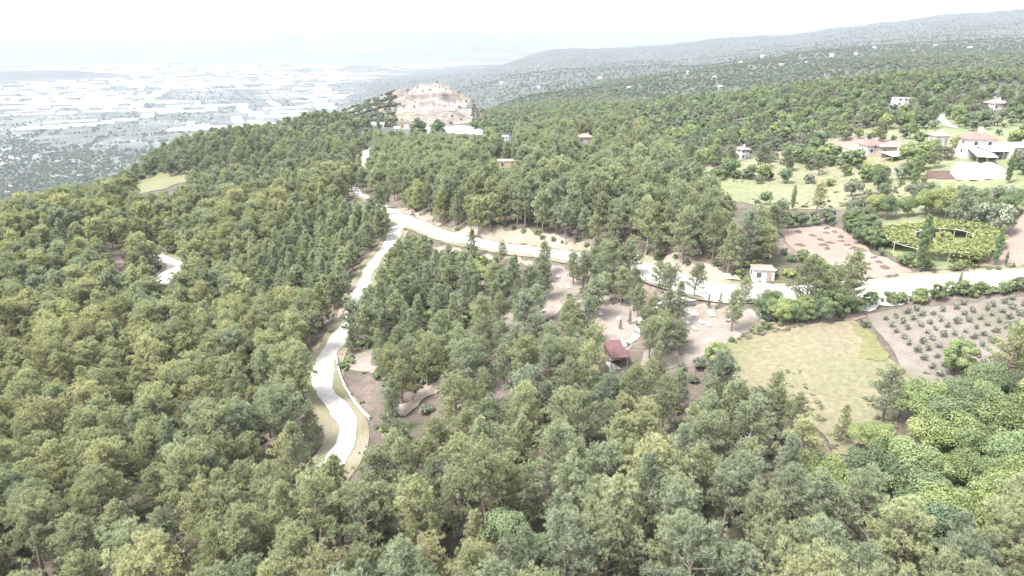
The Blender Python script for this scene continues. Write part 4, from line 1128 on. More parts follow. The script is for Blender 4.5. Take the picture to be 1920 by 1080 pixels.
def rock_mat():
    t = NT('ruin_rock'); f = t.noise(0.09, 7, 0.7, stretch=(0.55, 0.55, 3.2)); g = t.noise(0.5, 5, 0.7); k = t.noise(0.025, 4, 0.6)
    col = t.ramp(f, [(0.32, (0.055, 0.046, 0.04)), (0.44, (0.105, 0.088, 0.077)), (0.58, (0.15, 0.13, 0.115)), (0.74, (0.23, 0.212, 0.19))])  # rock strata; the darkest stops paint crevice shade into the colour
    col = t.mix(t.ramp(k, [(0.5, 0.0), (0.66, 0.8)]), col, (0.16, 0.14, 0.08))
    return t.surf(col, 0.95, bump=g, bdist=0.6, bstr=0.8)
M['rock'] = rock_mat(); M['stone'] = earth_mat('pale_stone', (0.33, 0.305, 0.275), (0.42, 0.395, 0.36), (0.27, 0.24, 0.21), 0.4)

def hip_roof(w, d, z, rise, over=0.5, gable=False):
    x0, x1, y0, y1 = -w / 2 - over, w / 2 + over, -d / 2 - over, d / 2 + over
    inset = 0.0 if gable else min(w, d) / 2 + over * 0.5
    if w >= d: r0, r1 = (x0 + inset, 0, z + rise), (x1 - inset, 0, z + rise)
    else: r0, r1 = (0, y0 + inset, z + rise), (0, y1 - inset, z + rise)
    V = [(x0, y0, z), (x1, y0, z), (x1, y1, z), (x0, y1, z), r0, r1, (x0, y0, z - 0.18), (x1, y0, z - 0.18), (x1, y1, z - 0.18), (x0, y1, z - 0.18)]
    if w >= d: Fc = [(0, 1, 5, 4), (1, 2, 5), (2, 3, 4, 5), (3, 0, 4)]
    else: Fc = [(0, 1, 4), (1, 2, 5, 4), (2, 3, 5), (3, 0, 4, 5)]
    return MB().poly(V, Fc + [(9, 8, 7, 6), (0, 6, 7, 1), (1, 7, 8, 2), (2, 8, 9, 3), (3, 9, 6, 0)])
def house(px, py, w, d, hgt, label, roof='tiles', wall='plaster', rz=0.0, rise=1.6, floors=1, kind='hip', extra=None, cat='house', group=None, detail=True, P=None, name='house'):
    P = gp(px, py) if P is None else P
    root = empty(name, (P[0], P[1] + d * 0.4, P[2] - 0.1), rz)
    tag(root, label, cat, group)
    wl = MB().box(-w / 2, w / 2, -d / 2, d / 2, -0.8, hgt).build('wall', M[wall], root)
    if kind == 'flat':
        r = MB().box(-w / 2 - 0.15, w / 2 + 0.15, -d / 2 - 0.15, d / 2 + 0.15, hgt, hgt + 0.22).build('roof', M[roof], root)
        if detail: MB().box(-w / 2 - 0.15, w / 2 + 0.15, -d / 2 - 0.15, -d / 2 + 0.1, hgt + 0.222, hgt + 0.5).build('parapet', M[wall], r)
    else:
        r = hip_roof(w, d, hgt + 0.18, rise, 0.55, kind == 'gable').build('roof', M[roof], root)
        if detail: MB().box(w * 0.2, w * 0.2 + 0.5, 0.3, 0.8, hgt + rise * 0.3, hgt + rise + 0.7).build('chimney', M['plaster'], r)
    if not detail: return root
    nwin = max(2, int(w / 2.6))
    for fl in range(floors):
        zb = fl * hgt / floors + 0.95
        for i in range(nwin):
            x = -w / 2 + w * (i + 0.5) / nwin
            if fl == 0 and i == nwin // 2:
                dr = MB().box(x - 0.5, x + 0.5, -d / 2 - 0.05, -d / 2 + 0.02, 0, 2.05).build('door', M['wood'], root)
                MB().box(x + 0.33, x + 0.4, -d / 2 - 0.1, -d / 2 - 0.05, 1.0, 1.12).build('handle', M['frame'], dr)
                continue
            wf = MB().box(x - 0.55, x + 0.55, -d / 2 - 0.06, -d / 2 + 0.02, zb - 0.05, zb + 1.15).build('window', M['frame'], root)
            MB().box(x - 0.46, x + 0.46, -d / 2 - 0.09, -d / 2 - 0.06, zb + 0.04, zb + 1.06).build('pane', M['glass'], wf)
        for sx in (-1, 1):
            wf = MB().box(sx * w / 2 - (0.06 if sx < 0 else 0.02), sx * w / 2 + (0.06 if sx > 0 else 0.02), -0.5, 0.5, zb - 0.05, zb + 1.15).build('window', M['frame'], root)
            MB().box(sx * (w / 2 + 0.06) - 0.015, sx * (w / 2 + 0.06) + 0.015, -0.42, 0.42, zb + 0.04, zb + 1.06).build('pane', M['glass'], wf)
    if extra: extra(root, w, d, hgt)
    return root
def farm_extra(root, w, d, hgt):
    MB().box(-w / 2 - 0.1, w / 2 + 0.1, -d / 2 - 1.3, -d / 2 - 0.003, hgt * 0.5 - 0.12, hgt * 0.5 + 0.02).build('balcony', M['plaster'], root)
    b = MB()
    for i in range(9): b.box(-w / 2 + i * w / 8 - 0.03, -w / 2 + i * w / 8 + 0.03, -d / 2 - 1.28, -d / 2 - 1.22, hgt * 0.5 + 0.02, hgt * 0.5 + 0.95)
    b.box(-w / 2, w / 2, -d / 2 - 1.3, -d / 2 - 1.2, hgt * 0.5 + 0.952, hgt * 0.5 + 1.02).build('railing', M['wood'], root)
    MB().tube([(0.3, 0, hgt + 1.5), (0.3, 0, hgt + 3.0)], 0.7, 12).build('water_tank', M['sheet'], root)
house(1836, 294, 7.6, 6, 5.0, 'two storey white farmhouse with red hipped roof and rooftop water tank', 'tiles', floors=2, rise=1.8, extra=farm_extra, rz=-0.08)
house(1638, 290, 6.0, 5, 3.0, 'small white house with faded red roof beyond the pasture hedge', 'tiles', rise=1.5, rz=0.1)
house(1664, 290, 5.0, 4, 2.6, 'brown lean-to shed joined to the small red roofed house', 'brownroof', 'wood', rise=0.5, kind='gable', cat='shed', name='shed')
house(1764, 272, 4.6, 5, 3.0, 'little house with faded pink roof between trees by the farm', 'pinktiles', rise=1.2)
house(1393, 300, 3.2, 3.6, 3.9, 'narrow white two storey house beside the far pasture', 'pinktiles', floors=2, rise=0.8, rz=0.3)
house(1690, 200, 5.5, 5, 3.8, 'white flat roofed house high on the hillside', 'plaster', kind='flat', floors=2)
house(1872, 206, 6.5, 6, 2.8, 'house with faded pink roof on the hillside near the right edge', 'pinktiles', rise=1.7)
house(1916, 296, 6.0, 6, 3.0, 'white roofed shed cut by the right edge', 'sheet', rise=0.9, kind='gable', cat='shed', name='shed')
house(951, 314, 7.6, 5, 2.4, 'pale yellow flat roofed building hidden in the pine forest', 'cream', 'cream', kind='flat', cat='building')
house(946, 266, 5.0, 5, 3.4, 'small white house beyond the pine forest below the ruins', 'plaster', kind='flat', floors=2)
house(1097, 268, 7.0, 6, 3.0, 'house with faded pink roof beyond the pine forest', 'pinktiles', rise=1.6)
house(805, 254, 6.5, 6, 5.0, 'white ticket house between dark trees at the ruins', 'plaster', kind='flat', floors=1)
house(755, 268, 9.0, 7, 3.0, 'low building with pink roof at the head of the upper road', 'pinktiles', rise=1.8)
house(1432, 527, 4.0, 3.4, 2.3, 'small white hut with flat roof beside the main road', 'brownroof', kind='flat', cat='hut', name='hut', rz=-0.12)
far_h = [(1465,124),(1512,121),(1605,103),(1713,98),(1340,149),(1352,167),(1512,162),(1125,147),(1180,168),(940,158),(1010,166),(1640,92),(1560,106),(1430,108),(1390,120),(1290,138),(1755,88),(1820,92)]
FHW = ['beside pale scree', 'above a pale track', 'on the crest', 'below the long ridge', 'on the brow', 'in the scrub', 'behind the dark ridge', 'in the hazy valley', 'in the valley woods', 'behind the ruins', 'right of the ruins', 'under the skyline', 'on a pale terrace', 'on the middle slope', 'on the lower slope', 'in the middle valley', 'near the skyline', 'near the right skyline']
for (x, y), w in zip(far_h, FHW):
    P = gp(x, y); k = min(1.5, max(0.8, P[1] / 2000))
    house(x, y, 10 * k, 8 * k, 5 * k, 'tiny white house far off ' + w, 'pinktiles' if x % 2 else 'plaster', rise=2.0 * k, detail=False, P=P, group='far white houses on the hills')

# shelter with a red roof in the cemetery
P = gp(1153, 690); r = empty('shelter', (P[0] + 0.3, P[1] + 2, P[2]), 0.15); r.scale = (0.68, 0.78, 0.8); tag(r, 'open shelter with red sheet roof among the cemetery pines', 'shelter')
rf = MB().poly([(-2.2, -3.2, 2.6), (2.2, -3.2, 2.6), (2.2, 3.4, 3.6), (-2.2, 3.4, 3.6), (-2.2, -3.2, 2.5), (2.2, -3.2, 2.5), (2.2, 3.4, 3.5), (-2.2, 3.4, 3.5)], [(0, 1, 2, 3), (7, 6, 5, 4), (0, 4, 5, 1), (1, 5, 6, 2), (2, 6, 7, 3), (3, 7, 4, 0)]).build('roof', M['redsheet'], r)
for i in range(9): MB().box(-2.1 + i * 0.52, -2.05 + i * 0.52, -3.2, -3.1, 2.6, 2.66).build('rib', M['redsheet'], rf)
for sx in (-1.95, 1.95):
    for sy, zz in ((-2.9, 2.52), (3.0, 3.42)): MB().box(sx - 0.08, sx + 0.08, sy - 0.08, sy + 0.08, -0.3, zz).build('post', M['wood'], r)
MB().box(-2.0, 2.0, 2.7, 2.85, 0, 3.2).build('back_wall', M['wood'], r)
MB().box(-2.3, 2.3, -3.2, 3.3, -0.4, 0.1).build('floor_slab', M['concrete'], r)
MB().box(-1.4, 1.4, -0.5, 0.5, 0.7, 0.78).build('bench_top', M['wood'], r)

# graves
def grave(px, py, w, l, label, rz, tall=1.0, double=False):
    P = gp(px, py); r = empty('grave', (P[0], P[1], P[2] + 0.14), rz); r.scale = (0.55, 0.55, 0.45); tag(r, label, 'grave', 'white graves in the pine cemetery')
    k = 0.18
    MB().box(-w / 2, w / 2, -l / 2, -l / 2 + k, 0, 0.4).build('kerb', M['marble'], r); MB().box(-w / 2, w / 2, l / 2 - k, l / 2, 0, 0.4).build('kerb', M['marble'], r)
    MB().box(-w / 2, -w / 2 + k, -l / 2 + k + 0.004, l / 2 - k - 0.004, 0, 0.398).build('kerb', M['marble'], r); MB().box(w / 2 - k, w / 2, -l / 2 + k + 0.004, l / 2 - k - 0.004, 0, 0.398).build('kerb', M['marble'], r)
    MB().box(-w / 2 + k, w / 2 - k, -l / 2 + k, l / 2 - k, -0.1, 0.22).build('soil_bed', M['greysoil'], r)
    for s in ((-0.25, 0.25) if double else (0,)):
        MB().poly([(s * w - 0.35, l / 2 - k - 0.1, 0.2), (s * w + 0.35, l / 2 - k - 0.1, 0.2), (s * w + 0.35, l / 2 - k - 0.1, 0.9 * tall), (s * w + 0.2, l / 2 - k - 0.1, 1.15 * tall), (s * w - 0.2, l / 2 - k - 0.1, 1.15 * tall), (s * w - 0.35, l / 2 - k - 0.1, 0.9 * tall)] +
                  [(s * w - 0.35, l / 2 - k - 0.003, 0.2), (s * w + 0.35, l / 2 - k - 0.003, 0.2), (s * w + 0.35, l / 2 - k - 0.003, 0.9 * tall), (s * w + 0.2, l / 2 - k - 0.003, 1.15 * tall), (s * w - 0.2, l / 2 - k - 0.003, 1.15 * tall), (s * w - 0.35, l / 2 - k - 0.003, 0.9 * tall)],
                  [(5, 4, 3, 2, 1, 0), (6, 7, 8, 9, 10, 11)] + [(i, (i + 1) % 6, 6 + (i + 1) % 6, 6 + i) for i in range(6)]).build('headstone', M['marble'], r)
        MB().box(s * w - 0.4, s * w + 0.4, -l / 2 + 0.5, l / 2 - 0.7, 0.2, 0.36).build('slab', M['marble'], r)
for a in [(1300,590,2.4,3.4,'wide white double grave below the path',0.15,1,True),(1334,590,1.7,4.0,'long white grave below the two tiny conifers',0.05),(1316,606,1.4,2.4,'white grave heaped with flowers in front of the long grave',0.3),(1329,611,1.3,2.2,'small white grave at the edge of the plot near the lone pine',0.2),
          (1288,606,1.2,2.2,'narrow white grave beside the small leaning pine',0.1),(1304,618,1.2,2.2,'low pale grave nearest the reddish soil',0.3),(1112,556,1.4,2.4,'white grave under the tall dark pine, upper of two',-0.4),(1110,563,1.4,2.4,'white grave under the tall dark pine, lower of two',-0.4),
          (1046,520,1.3,2.3,'white grave at the top of the clearing',0.2),(1066,540,1.3,2.3,'pale grave midway up the clearing',0.0),(1084,517,1.2,2.2,'small white grave beside the road bank',0.3),(1126,590,1.2,2.2,'lone pale grave on the open cemetery soil',0.2),(1160,600,1.2,2.2,'small grave near the seedling conifers',0.0)]: grave(*a)

# low concrete wall down the inside of the side road, and a short one above
def low_wall(pxs, hgt, th, label):
    c = catmull(gps(pxs), 2.4); r = empty('low_wall', c[0]); tag(r, label, 'wall')
    for a, b in zip(c[:-1], c[1:]):
        d = b - a; L = math.hypot(d[0], d[1]); rz = math.atan2(d[1], d[0]); m = (a + b) / 2 - c[0]
        s = MB().box(-L / 2, L / 2 - 0.03, -th / 2, th / 2, -0.6, hgt + rng.uniform(-0.05, 0.05)).build('wall_section', M['concrete'], r, m, rz)
        MB().box(-L / 2, L / 2 - 0.03, -th / 2 - 0.05, th / 2 + 0.05, hgt + 0.06, hgt + 0.16).build('coping', M['concrete'], s)
low_wall([(631,672),(636,700),(648,730),(668,762),(694,788)], 0.42, 0.2, 'low pale concrete wall along the inside of the side road bend')
low_wall([(722,496),(718,524)], 0.8, 0.3, 'short white wall beside the upper side road')
low_wall([(1404,586),(1432,606)], 0.3, 0.5, 'pale concrete channel kerb at the corner of the meadow, outer')
low_wall([(1418,584),(1446,600)], 0.3, 0.5, 'pale concrete channel kerb at the corner of the meadow, inner')

# polytunnels and white sheds by the farmhouse
def tunnel(px, py, w, L, hgt, rz, label):
    P = gp(px, py); r = empty('polytunnel', P, rz); tag(r, label, 'polytunnel', 'white polytunnels by the farmhouse')
    k = 12; arc = [(math.cos(math.pi * i / k) * w / 2, math.sin(math.pi * i / k) ** 0.8 * hgt) for i in range(k + 1)]
    V = [(x, 0, z) for x, z in arc] + [(x, L, z) for x, z in arc]
    MB().poly(V, [(i, i + 1, k + 2 + i, k + 1 + i) for i in range(k)]).build('cover', M['sheet'], r)
    MB().poly([(x * 0.985, 0.05, z * 0.985) for x, z in arc], [tuple(range(k + 1))]).build('end_wall', M['sheet'], r)
    MB().poly([(x * 0.985, L - 0.05, z * 0.985) for x, z in arc], [tuple(range(k + 1))[::-1]]).build('end_wall', M['sheet'], r)
    for q in range(int(L / 2) + 1):
        MB().tube([(x * 1.012, min(L - 0.04, q * 2.0 + 0.04), z * 1.012) for x, z in arc], 0.035, 4).build('hoop', M['frame'], r)
    MB().box(-0.6, 0.6, -0.06, 0.0, 0, 1.9).build('door', M['frame'], r)
tunnel(1814, 338, 4.6, 9, 3.4, -0.35, 'white polytunnel with a rounded end facing the vegetable bed')
tunnel(1842, 338, 5.4, 9, 3.2, -0.3, 'middle white polytunnel joined to the rounded one')
tunnel(1868, 336, 5.2, 8, 3.0, -0.3, 'white polytunnel nearest the poplar')
def shed_roof(px, py, w, d, hgt, drop, rz, label):
    P = gp(px, py); r = empty('open_shed', P, rz); tag(r, label, 'shed')
    V = [(-w / 2, 0, hgt - drop), (w / 2, 0, hgt - drop), (w / 2, d, hgt), (-w / 2, d, hgt)]
    MB().poly(V + [(a, b, c - 0.12) for a, b, c in V], [(0, 1, 2, 3), (7, 6, 5, 4), (0, 4, 5, 1), (1, 5, 6, 2), (2, 6, 7, 3), (3, 7, 4, 0)]).build('roof', M['sheet'], r)
    for x in (-w / 2 + 0.15, 0, w / 2 - 0.15):
        MB().box(x - 0.07, x + 0.07, 0.12, 0.26, -0.4, hgt - drop - 0.1).build('post', M['wood'], r); MB().box(x - 0.07, x + 0.07, d - 0.28, d - 0.14, -0.4, hgt - 0.14).build('post', M['wood'], r)
    MB().box(-w / 2 + 0.3, w / 2 - 0.3, d - 0.12, d - 0.05, 0, hgt - 0.4).build('back_wall', M['concrete'], r)
shed_roof(1848, 312, 5.0, 14, 3.6, 1.0, -0.35, 'long white sheet roofed shed running back to the farmhouse')
shed_roof(1880, 300, 7.5, 7, 3.0, 0.6, 0.0, 'wide white sheet roofed shed beside the farmhouse')
shed_roof(1693, 300, 8.0, 5, 1.9, 0.6, 0.25, 'low white sheet roof beside the brown lean-to')

# manure heaps on the ploughed field
heap_px = [(1497,436),(1524,443),(1539,451),(1500,461),(1544,461),(1551,467),(1550,429),(1565,436),(1576,445),(1579,454),(1557,457),(1550,438),(1590,461),(1600,466),(1615,471),(1617,480),(1640,484),(1649,493),(1629,505),(1660,503),(1680,518)]
heap_me = []
for v in range(4):
    g = np.random.default_rng(v); V = []; nr_, ns = 5, 12
    for i in range(nr_):
        for j in range(ns):
            a = 2 * math.pi * j / ns; q = (i + 1) / nr_; rr_ = q * (1 + 0.25 * math.sin(a * 2 + v) + g.normal(0, 0.06)); V.append((math.cos(a) * rr_ * 1.1, math.sin(a) * rr_ * 0.8, 0.55 * (1 - q) ** 0.8 + (g.normal(0, 0.03) if q < 1 else -0.1)))
    V.append((0, 0, 0.6)); Fc = [(len(V) - 1, j, (j + 1) % ns) for j in range(ns)]
    for i in range(nr_ - 1):
        for j in range(ns): Fc.append((i * ns + j, (i + 1) * ns + j, (i + 1) * ns + (j + 1) % ns, i * ns + (j + 1) % ns))
    heap_me.append(new_mesh('manure_heap', np.array(V), Fc, M['manure'], smooth_shade=True))
its = sorted(range(len(heap_px)), key=lambda i: heap_px[i][1]); ROWN = ['back', 'second', 'third', 'fourth', 'fifth', 'sixth', 'front']
for rank, i in enumerate(its):
    row = rank // 3; inrow = sorted(its[row * 3:row * 3 + 3], key=lambda q: heap_px[q][0]); pos = ['left', 'middle', 'right'][inrow.index(i)]
    P = gp(*heap_px[i]); o = mobj('manure_heap', heap_me[i % 4], None, P + np.array([0, 0, 0.1]), rng.uniform(0, 6)); s = rng.uniform(0.75, 1.25); o.scale = (s * 1.05, s * 0.95, s * 0.9)
    tag(o, 'dark heap on the ploughed field, %s of the %s row from the far hedge' % (pos, ROWN[row]) if row else 'dark heap on the ploughed field, %s of the row nearest the far hedge' % pos, 'heap', 'dark heaps on the ploughed field')

# vine arbour: an oval ring of trellis covered with vines
P0 = gp(1764, 462); ar = empty('vine_arbour', P0); tag(ar, 'oval yellow-green vine arbour on white posts with an open middle', 'arbour')
def ell(a, k): return np.array([math.cos(a) * 9.6 * k, math.sin(a) * 12.0 * k])
gv = np.random.default_rng(77); C = []; Nn = []
while len(C) < 20000:
    a = gv.uniform(0, 2 * math.pi); k = math.sqrt(gv.uniform(0.27, 1.0)) * (1 + 0.10 * math.sin(a * 3 + 1) + 0.06 * math.sin(a * 7))
    if 3.5 < a < 4.3 and k > 0.7 and gv.random() < 0.55: continue
    q = ell(a, k) + gv.normal(0, 0.3, 2); zz = float(2.3 + 0.25 * math.sin(q[0] * 1.7) * math.cos(q[1] * 1.3) + gv.normal(0, 0.16) - (gv.exponential(0.7) if k > 0.95 and gv.random() < .5 else 0)); C.append((q[0], q[1], zz)); Nn.append((0, 0, 1))
C = np.array(C); C[:, 2] += h(C[:, 0] + P0[0], C[:, 1] + P0[1]) - P0[2]
Vv, Fv = leaves(C, np.array(Nn, float), 0.42, gv, 0.45)
mobj('vine_foliage', new_mesh('vine_foliage', Vv, Fv, M['vine'], tint=np.repeat(gv.uniform(0, 1, len(C)), 4)), ar).color = (0.5, 0, 0, 1)
for k in (0.5, 0.75, 1.0):
    ring = []
    for i in range(25):
        q = ell(2 * math.pi * i / 24, k); ring.append((q[0], q[1], 2.2 + float(h(q[0] + P0[0], q[1] + P0[1])) - P0[2]))
    MB().tube(ring, 0.05, 5).build('rail', M['pole'], ar)
    if k != 0.75:
        for i in range(0, 24, 2):
            q = ring[i]; MB().tube([(q[0], q[1], q[2] - 2.8), q], 0.06, 5).build('post', M['pole'], ar)
for i in range(24):
    a = 2 * math.pi * i / 24; q0, q1 = ell(a, 0.48), ell(a, 1.04); z0 = float(h(q0[0] + P0[0], q0[1] + P0[1])) - P0[2]; z1 = float(h(q1[0] + P0[0], q1[1] + P0[1])) - P0[2]
    MB().tube([(q0[0], q0[1], z0 + 2.32), (q1[0], q1[1], z1 + 2.32)], 0.05, 4).build('rafter', M['pole'], ar)
Pc = P0 + np.array([0.6, 0.5, 0]); Pc[2] = h(Pc[0], Pc[1]); bsh = bank('broad', 'dense', 1, 0, M['broad']); tm, cm = parts_of(bsh)
rt = empty('ornamental_bush', Pc); rt.scale = (0.75, 0.75, 0.5); tag(rt, 'yellow bush in the open middle of the vine arbour', 'bush'); mobj('stem', tm, rt); c_ = mobj('foliage', cm, rt); c_.color = (0.94, 0, 0, 1)

# olive saplings in rows
O0 = gp(1632, 592); rows = []
for a in range(32):
    for b in range(26):
        rows.append((a, b, O0[0] + 1.4 + a * 1.95 - b * 0.06 + rng.normal(0, 0.15), O0[1] + 6.0 - b * 2.1 + a * 0.45 + rng.normal(0, 0.15)))
R_ = np.array([(q[2], q[3]) for q in rows]); Pz = np.column_stack([R_, h(R_[:, 0], R_[:, 1])]); sx, sy, sd = proj(Pz)
ok = inpoly(sx, sy, [(1636,592),(1660,588),(1760,578),(1930,560),(1960,620),(1930,720),(1780,735),(1705,700),(1664,640)]) & (sx < 1935)
NUM = ['first', 'second', 'third', 'fourth', 'fifth', 'sixth', 'seventh', 'eighth', 'ninth', 'tenth', 'eleventh', 'twelfth', 'thirteenth', 'fourteenth', 'fifteenth', 'sixteenth', 'seventeenth', 'eighteenth', 'nineteenth', 'twentieth', 'twenty-first', 'twenty-second', 'twenty-third', 'twenty-fourth', 'twenty-fifth', 'twenty-sixth', 'twenty-seventh', 'twenty-eighth', 'twenty-ninth', 'thirtieth', 'thirty-first', 'thirty-second']
sapl = [(rows[i][0], rows[i][1], Pz[i]) for i in np.where(ok)[0] if rng.random() < 0.93]
b_all = sorted({s[1] for s in sapl}); 
for b in b_all:
    rw = sorted([s for s in sapl if s[1] == b], key=lambda s: s[0])
    for q, (a, _, P) in enumerate(rw):
        bk = bank('sapling', 'olive', int(rng.integers(3)), 1, M['sapling']); tm, cm = parts_of(bk)
        root = empty('olive_sapling', P + np.array([0, 0, 0.08]), rng.uniform(0, 6)); s = rng.uniform(0.20, 0.30); root.scale = (s * 1.1, s * 1.1, s * 1.1)
        tag(root, 'olive sapling, %s from left in the %s row below the road' % (NUM[q], NUM[b_all.index(b)]), 'olive sapling', 'olive saplings planted in rows')
        mobj('trunk', tm, root); c_ = mobj('crown', cm, root); c_.color = (rng.uniform(0.35, 0.6), 0, 0, 1)

# roadside utility poles
for px, py, top, lab in [(1395,206,190,'utility pole with crossarm on the grey hillside'),(693,284,266,'thin pole beside the upper road'),(1056,278,266,'thin pole behind the pine forest'),(1416,556,532,'dark post at the edge of the gravel yard'),(1858,226,180,'tall pale pole on the hillside near the right edge')]:
    P = gp(px, py); u, y_, z_ = ray(px, top); hh = float(z_ / y_ * P[1] + CAMZ - P[2]); r = empty('utility_pole', P); tag(r, lab, 'pole')
    MB().tube([(0, 0, -0.5), (0, 0, hh)], [0.16, 0.1], 7).build('pole', M['pole'], r)
    ca = MB().box(-0.9, 0.9, -0.06, 0.06, hh - 0.7, hh - 0.56).build('crossarm', M['wood'], r)
    for x in (-0.8, 0, 0.8): MB().tube([(x, 0, hh - 0.56), (x, 0, hh - 0.36)], 0.06, 5).build('insulator', M['frame'], ca)

# dead pine branches near the lower right
def dead_tree(px, py, hgt, label, seed):
    g = np.random.default_rng(seed); P = gp(px, py); r = empty('dead_pine', P); tag(r, label, 'dead tree')
    tt = np.linspace(0, 1, 7); MB().tube([(0.5 * math.sin(t * 2.2) + 0.15 * math.sin(t * 9), 0.2 * t, hgt * t) for t in tt], list(0.17 * (1 - tt * 0.85)), 6).build('trunk', M['dead'], r)
    for i in range(11):
        t = g.uniform(0.35, 0.98); a = g.uniform(0, 6.28); L = g.uniform(0.8, 2.4) * (1.2 - t * 0.6); b0 = Vector((0.5 * math.sin(t * 2.2) + 0.15 * math.sin(t * 9), 0.2 * t, hgt * t))
        MB().tube([b0, b0 + Vector((math.cos(a) * L * 0.5, math.sin(a) * L * 0.5, L * 0.12)), b0 + Vector((math.cos(a + 0.3) * L, math.sin(a + 0.3) * L, L * 0.35))], [0.05, 0.03, 0.01], 4).build('branch', M['dead'], r)
dead_tree(1905, 1060, 9.5, 'bare pale dead pine at the right edge near the bottom corner', 3)

# ------------------------------------------------------------------ the ruins hill
sil = [(640,218),(675,202),(700,191),(722,181),(738,175),(760,171),(780,167),(790,162),(812,160),(832,163),(846,169),(864,180),(882,192),(898,205),(915,224),(940,234)]
Dc, D0 = 765.0, 668.0
sx_ = np.array([pix(a, b, Dc)[0] for a, b in sil]); sz_ = np.array([pix(a, b, Dc)[2] for a, b in sil])
X, Y = np.meshgrid(np.arange(sx_[0], sx_[-1], 1.0), np.arange(D0 - 6, 900, 1.25))
ang = X * (Dc / np.maximum(Y, 1))                       # straight back from the lookout towards the crest
zc = np.interp(X, sx_, sz_); base = h(X, Y)
t = (Y - D0) / (Dc - D0)
tn = np.clip(t + fbm(X / 30, Y / 30, 4, 3) * 0.35, 0, 1)
ter = np.floor(tn * 5) / 5 + smooth(0.72, 1.0, tn * 5 - np.floor(tn * 5)) / 5
S = 0.15 * tn + 0.85 * ter
S = np.where(t > 1, np.clip(1 - (t - 1) * 1.1, -0.5, 1), S * smooth(-0.06, 0.12, t))
zf = base + np.maximum(0, zc - base + 2) * np.clip(S, 0, 1)
zz = zf + (fbm(X / 11, Y / 11, 5, 8) * 5.0 + np.abs(fbm(X / 6, Y / 6, 3, 18)) * 2.5) * smooth(0.02, 0.3, t) * smooth(0.0, 8, zc - base + 2)
zz = np.where(t < 0.0, base - 1.0, zz); edge = np.minimum(X - sx_[0], sx_[-1] - X); zz = np.where(edge < 2, base - 2, zz); zz[-1] = base[-1] - 3
my, mx_ = X.shape; ii = np.arange(my * mx_).reshape(my, mx_)
q = np.stack([ii[:-1, :-1].ravel(), ii[:-1, 1:].ravel(), ii[1:, 1:].ravel(), ii[1:, :-1].ravel()], -1)
structure(mobj('ruins_hill', new_mesh('ruins_hill', np.column_stack([X.ravel(), Y.ravel(), zz.ravel()]), q, M['rock'])))
def hill_z(x, y):
    i = int(np.clip(round((y - (D0 - 6)) / 1.25), 0, my - 1)); j = int(np.clip(round(x - sx_[0]), 0, mx_ - 1)); return float(zz[i, j])
def ruin(px, D, L, hgt, label, seed, th=1.6, rz=0.0):
    g = np.random.default_rng(seed); x = float(pix(px, 190, D)[0]); z = hill_z(x, D); r = empty('ruined_wall', (x, D, z - 1.0), rz); tag(r, label, 'ruin', 'stone ruins on the rocky hill')
    k = int(L / 1.6); hh = hgt * (0.55 + 0.45 * np.abs(np.sin(np.arange(k) * 1.3 + seed))) * g.uniform(0.6, 1.1, k)
    for i in range(k):
        for c in range(max(1, int((hh[i] + 1) / 1.1))):
            off = 0.4 if c % 2 else 0
            MB().box(-L / 2 + i * 1.6 + 0.03 + off, -L / 2 + (i + 1) * 1.6 - 0.03 + off, -th / 2 + g.uniform(-.08, .08), th / 2 + g.uniform(-.08, .08), c * 1.1, c * 1.1 + 1.06).build('stone_block', M['stone'], r)
for i, a in enumerate([(806,764,34,7,'ruined fortress wall on the highest rock of the hill'),(780,758,16,4,'broken wall left of the summit fortress'),(838,760,14,5,'broken wall right of the summit fortress'),(765,716,26,5,'ruined terrace wall midway up the left of the rocky hill'),(815,712,40,5,'long ruined terrace wall across the middle of the rocky hill'),
                       (850,722,24,5,'ruined terrace wall on the right shoulder of the hill'),(865,738,12,4,'small ruin high on the right shoulder'),(740,722,12,4,'small ruin on the left shoulder of the hill'),(790,684,36,3.5,'low stone terrace at the foot of the rocky hill'),(872,712,14,5,'white stone ruin at the right foot of the hill')]): ruin(*a, seed=i)
for i, (px, py, D) in enumerate([(697,240,640),(705,242,640),(716,240,645),(745,248,640)]):
    P = gp(px, py); r = empty('stone_tomb', P); tag(r, 'pale stone tomb left below the ruins hill, %s' % ['leftmost', 'second from left', 'third from left', 'nearest the upper road'][i], 'tomb', 'stone tombs below the hill')
    MB().box(-2, 2, -1.5, 1.5, -0.5, 3.2).build('chest', M['stone'], r); hip_roof(4.2, 3.2, 3.3, 1.2, 0.3, True).build('lid', M['stone'], r); MB().box(-0.6, 0.6, -1.56, -1.5, 0.4, 2.0).build('doorway_shade', M['glass'], r)  # dark panel on the solid chest paints the shade of an opening

# ------------------------------------------------------------------ valley floor: greenhouses, groves; scrub on the far hills
gh_me = []
for v in range(3):
    nsp = (5, 8, 3)[v]; wv = 1.0 / nsp; m1 = MB().box(-0.5, 0.5, -0.5, 0.5, -0.3, 0.7); V = []; Fc = []
    for i in range(nsp):
        x0 = -0.5 + i * wv; b = len(V); V += [(x0, -0.5, 0.702), (x0 + wv / 2, -0.5, 1.0), (x0 + wv, -0.5, 0.702), (x0, 0.5, 0.702), (x0 + wv / 2, 0.5, 1.0), (x0 + wv, 0.5, 0.702)]
        Fc += [(b, b + 1, b + 4, b + 3), (b + 1, b + 2, b + 5, b + 4), (b, b + 2, b + 1), (b + 3, b + 4, b + 5)]
    gh_me.append((m1.mesh('wall', M['sheet']), new_mesh('roof', np.array(V), Fc, M['sheet'])))
cand = []
for _ in range(9000):
    D = float(np.exp(rng.uniform(math.log(1500), math.log(9000)))); px = rng.uniform(-60, 980)
    x = (px - 960) / F / cp * D * 1.03; cand.append((x, D))
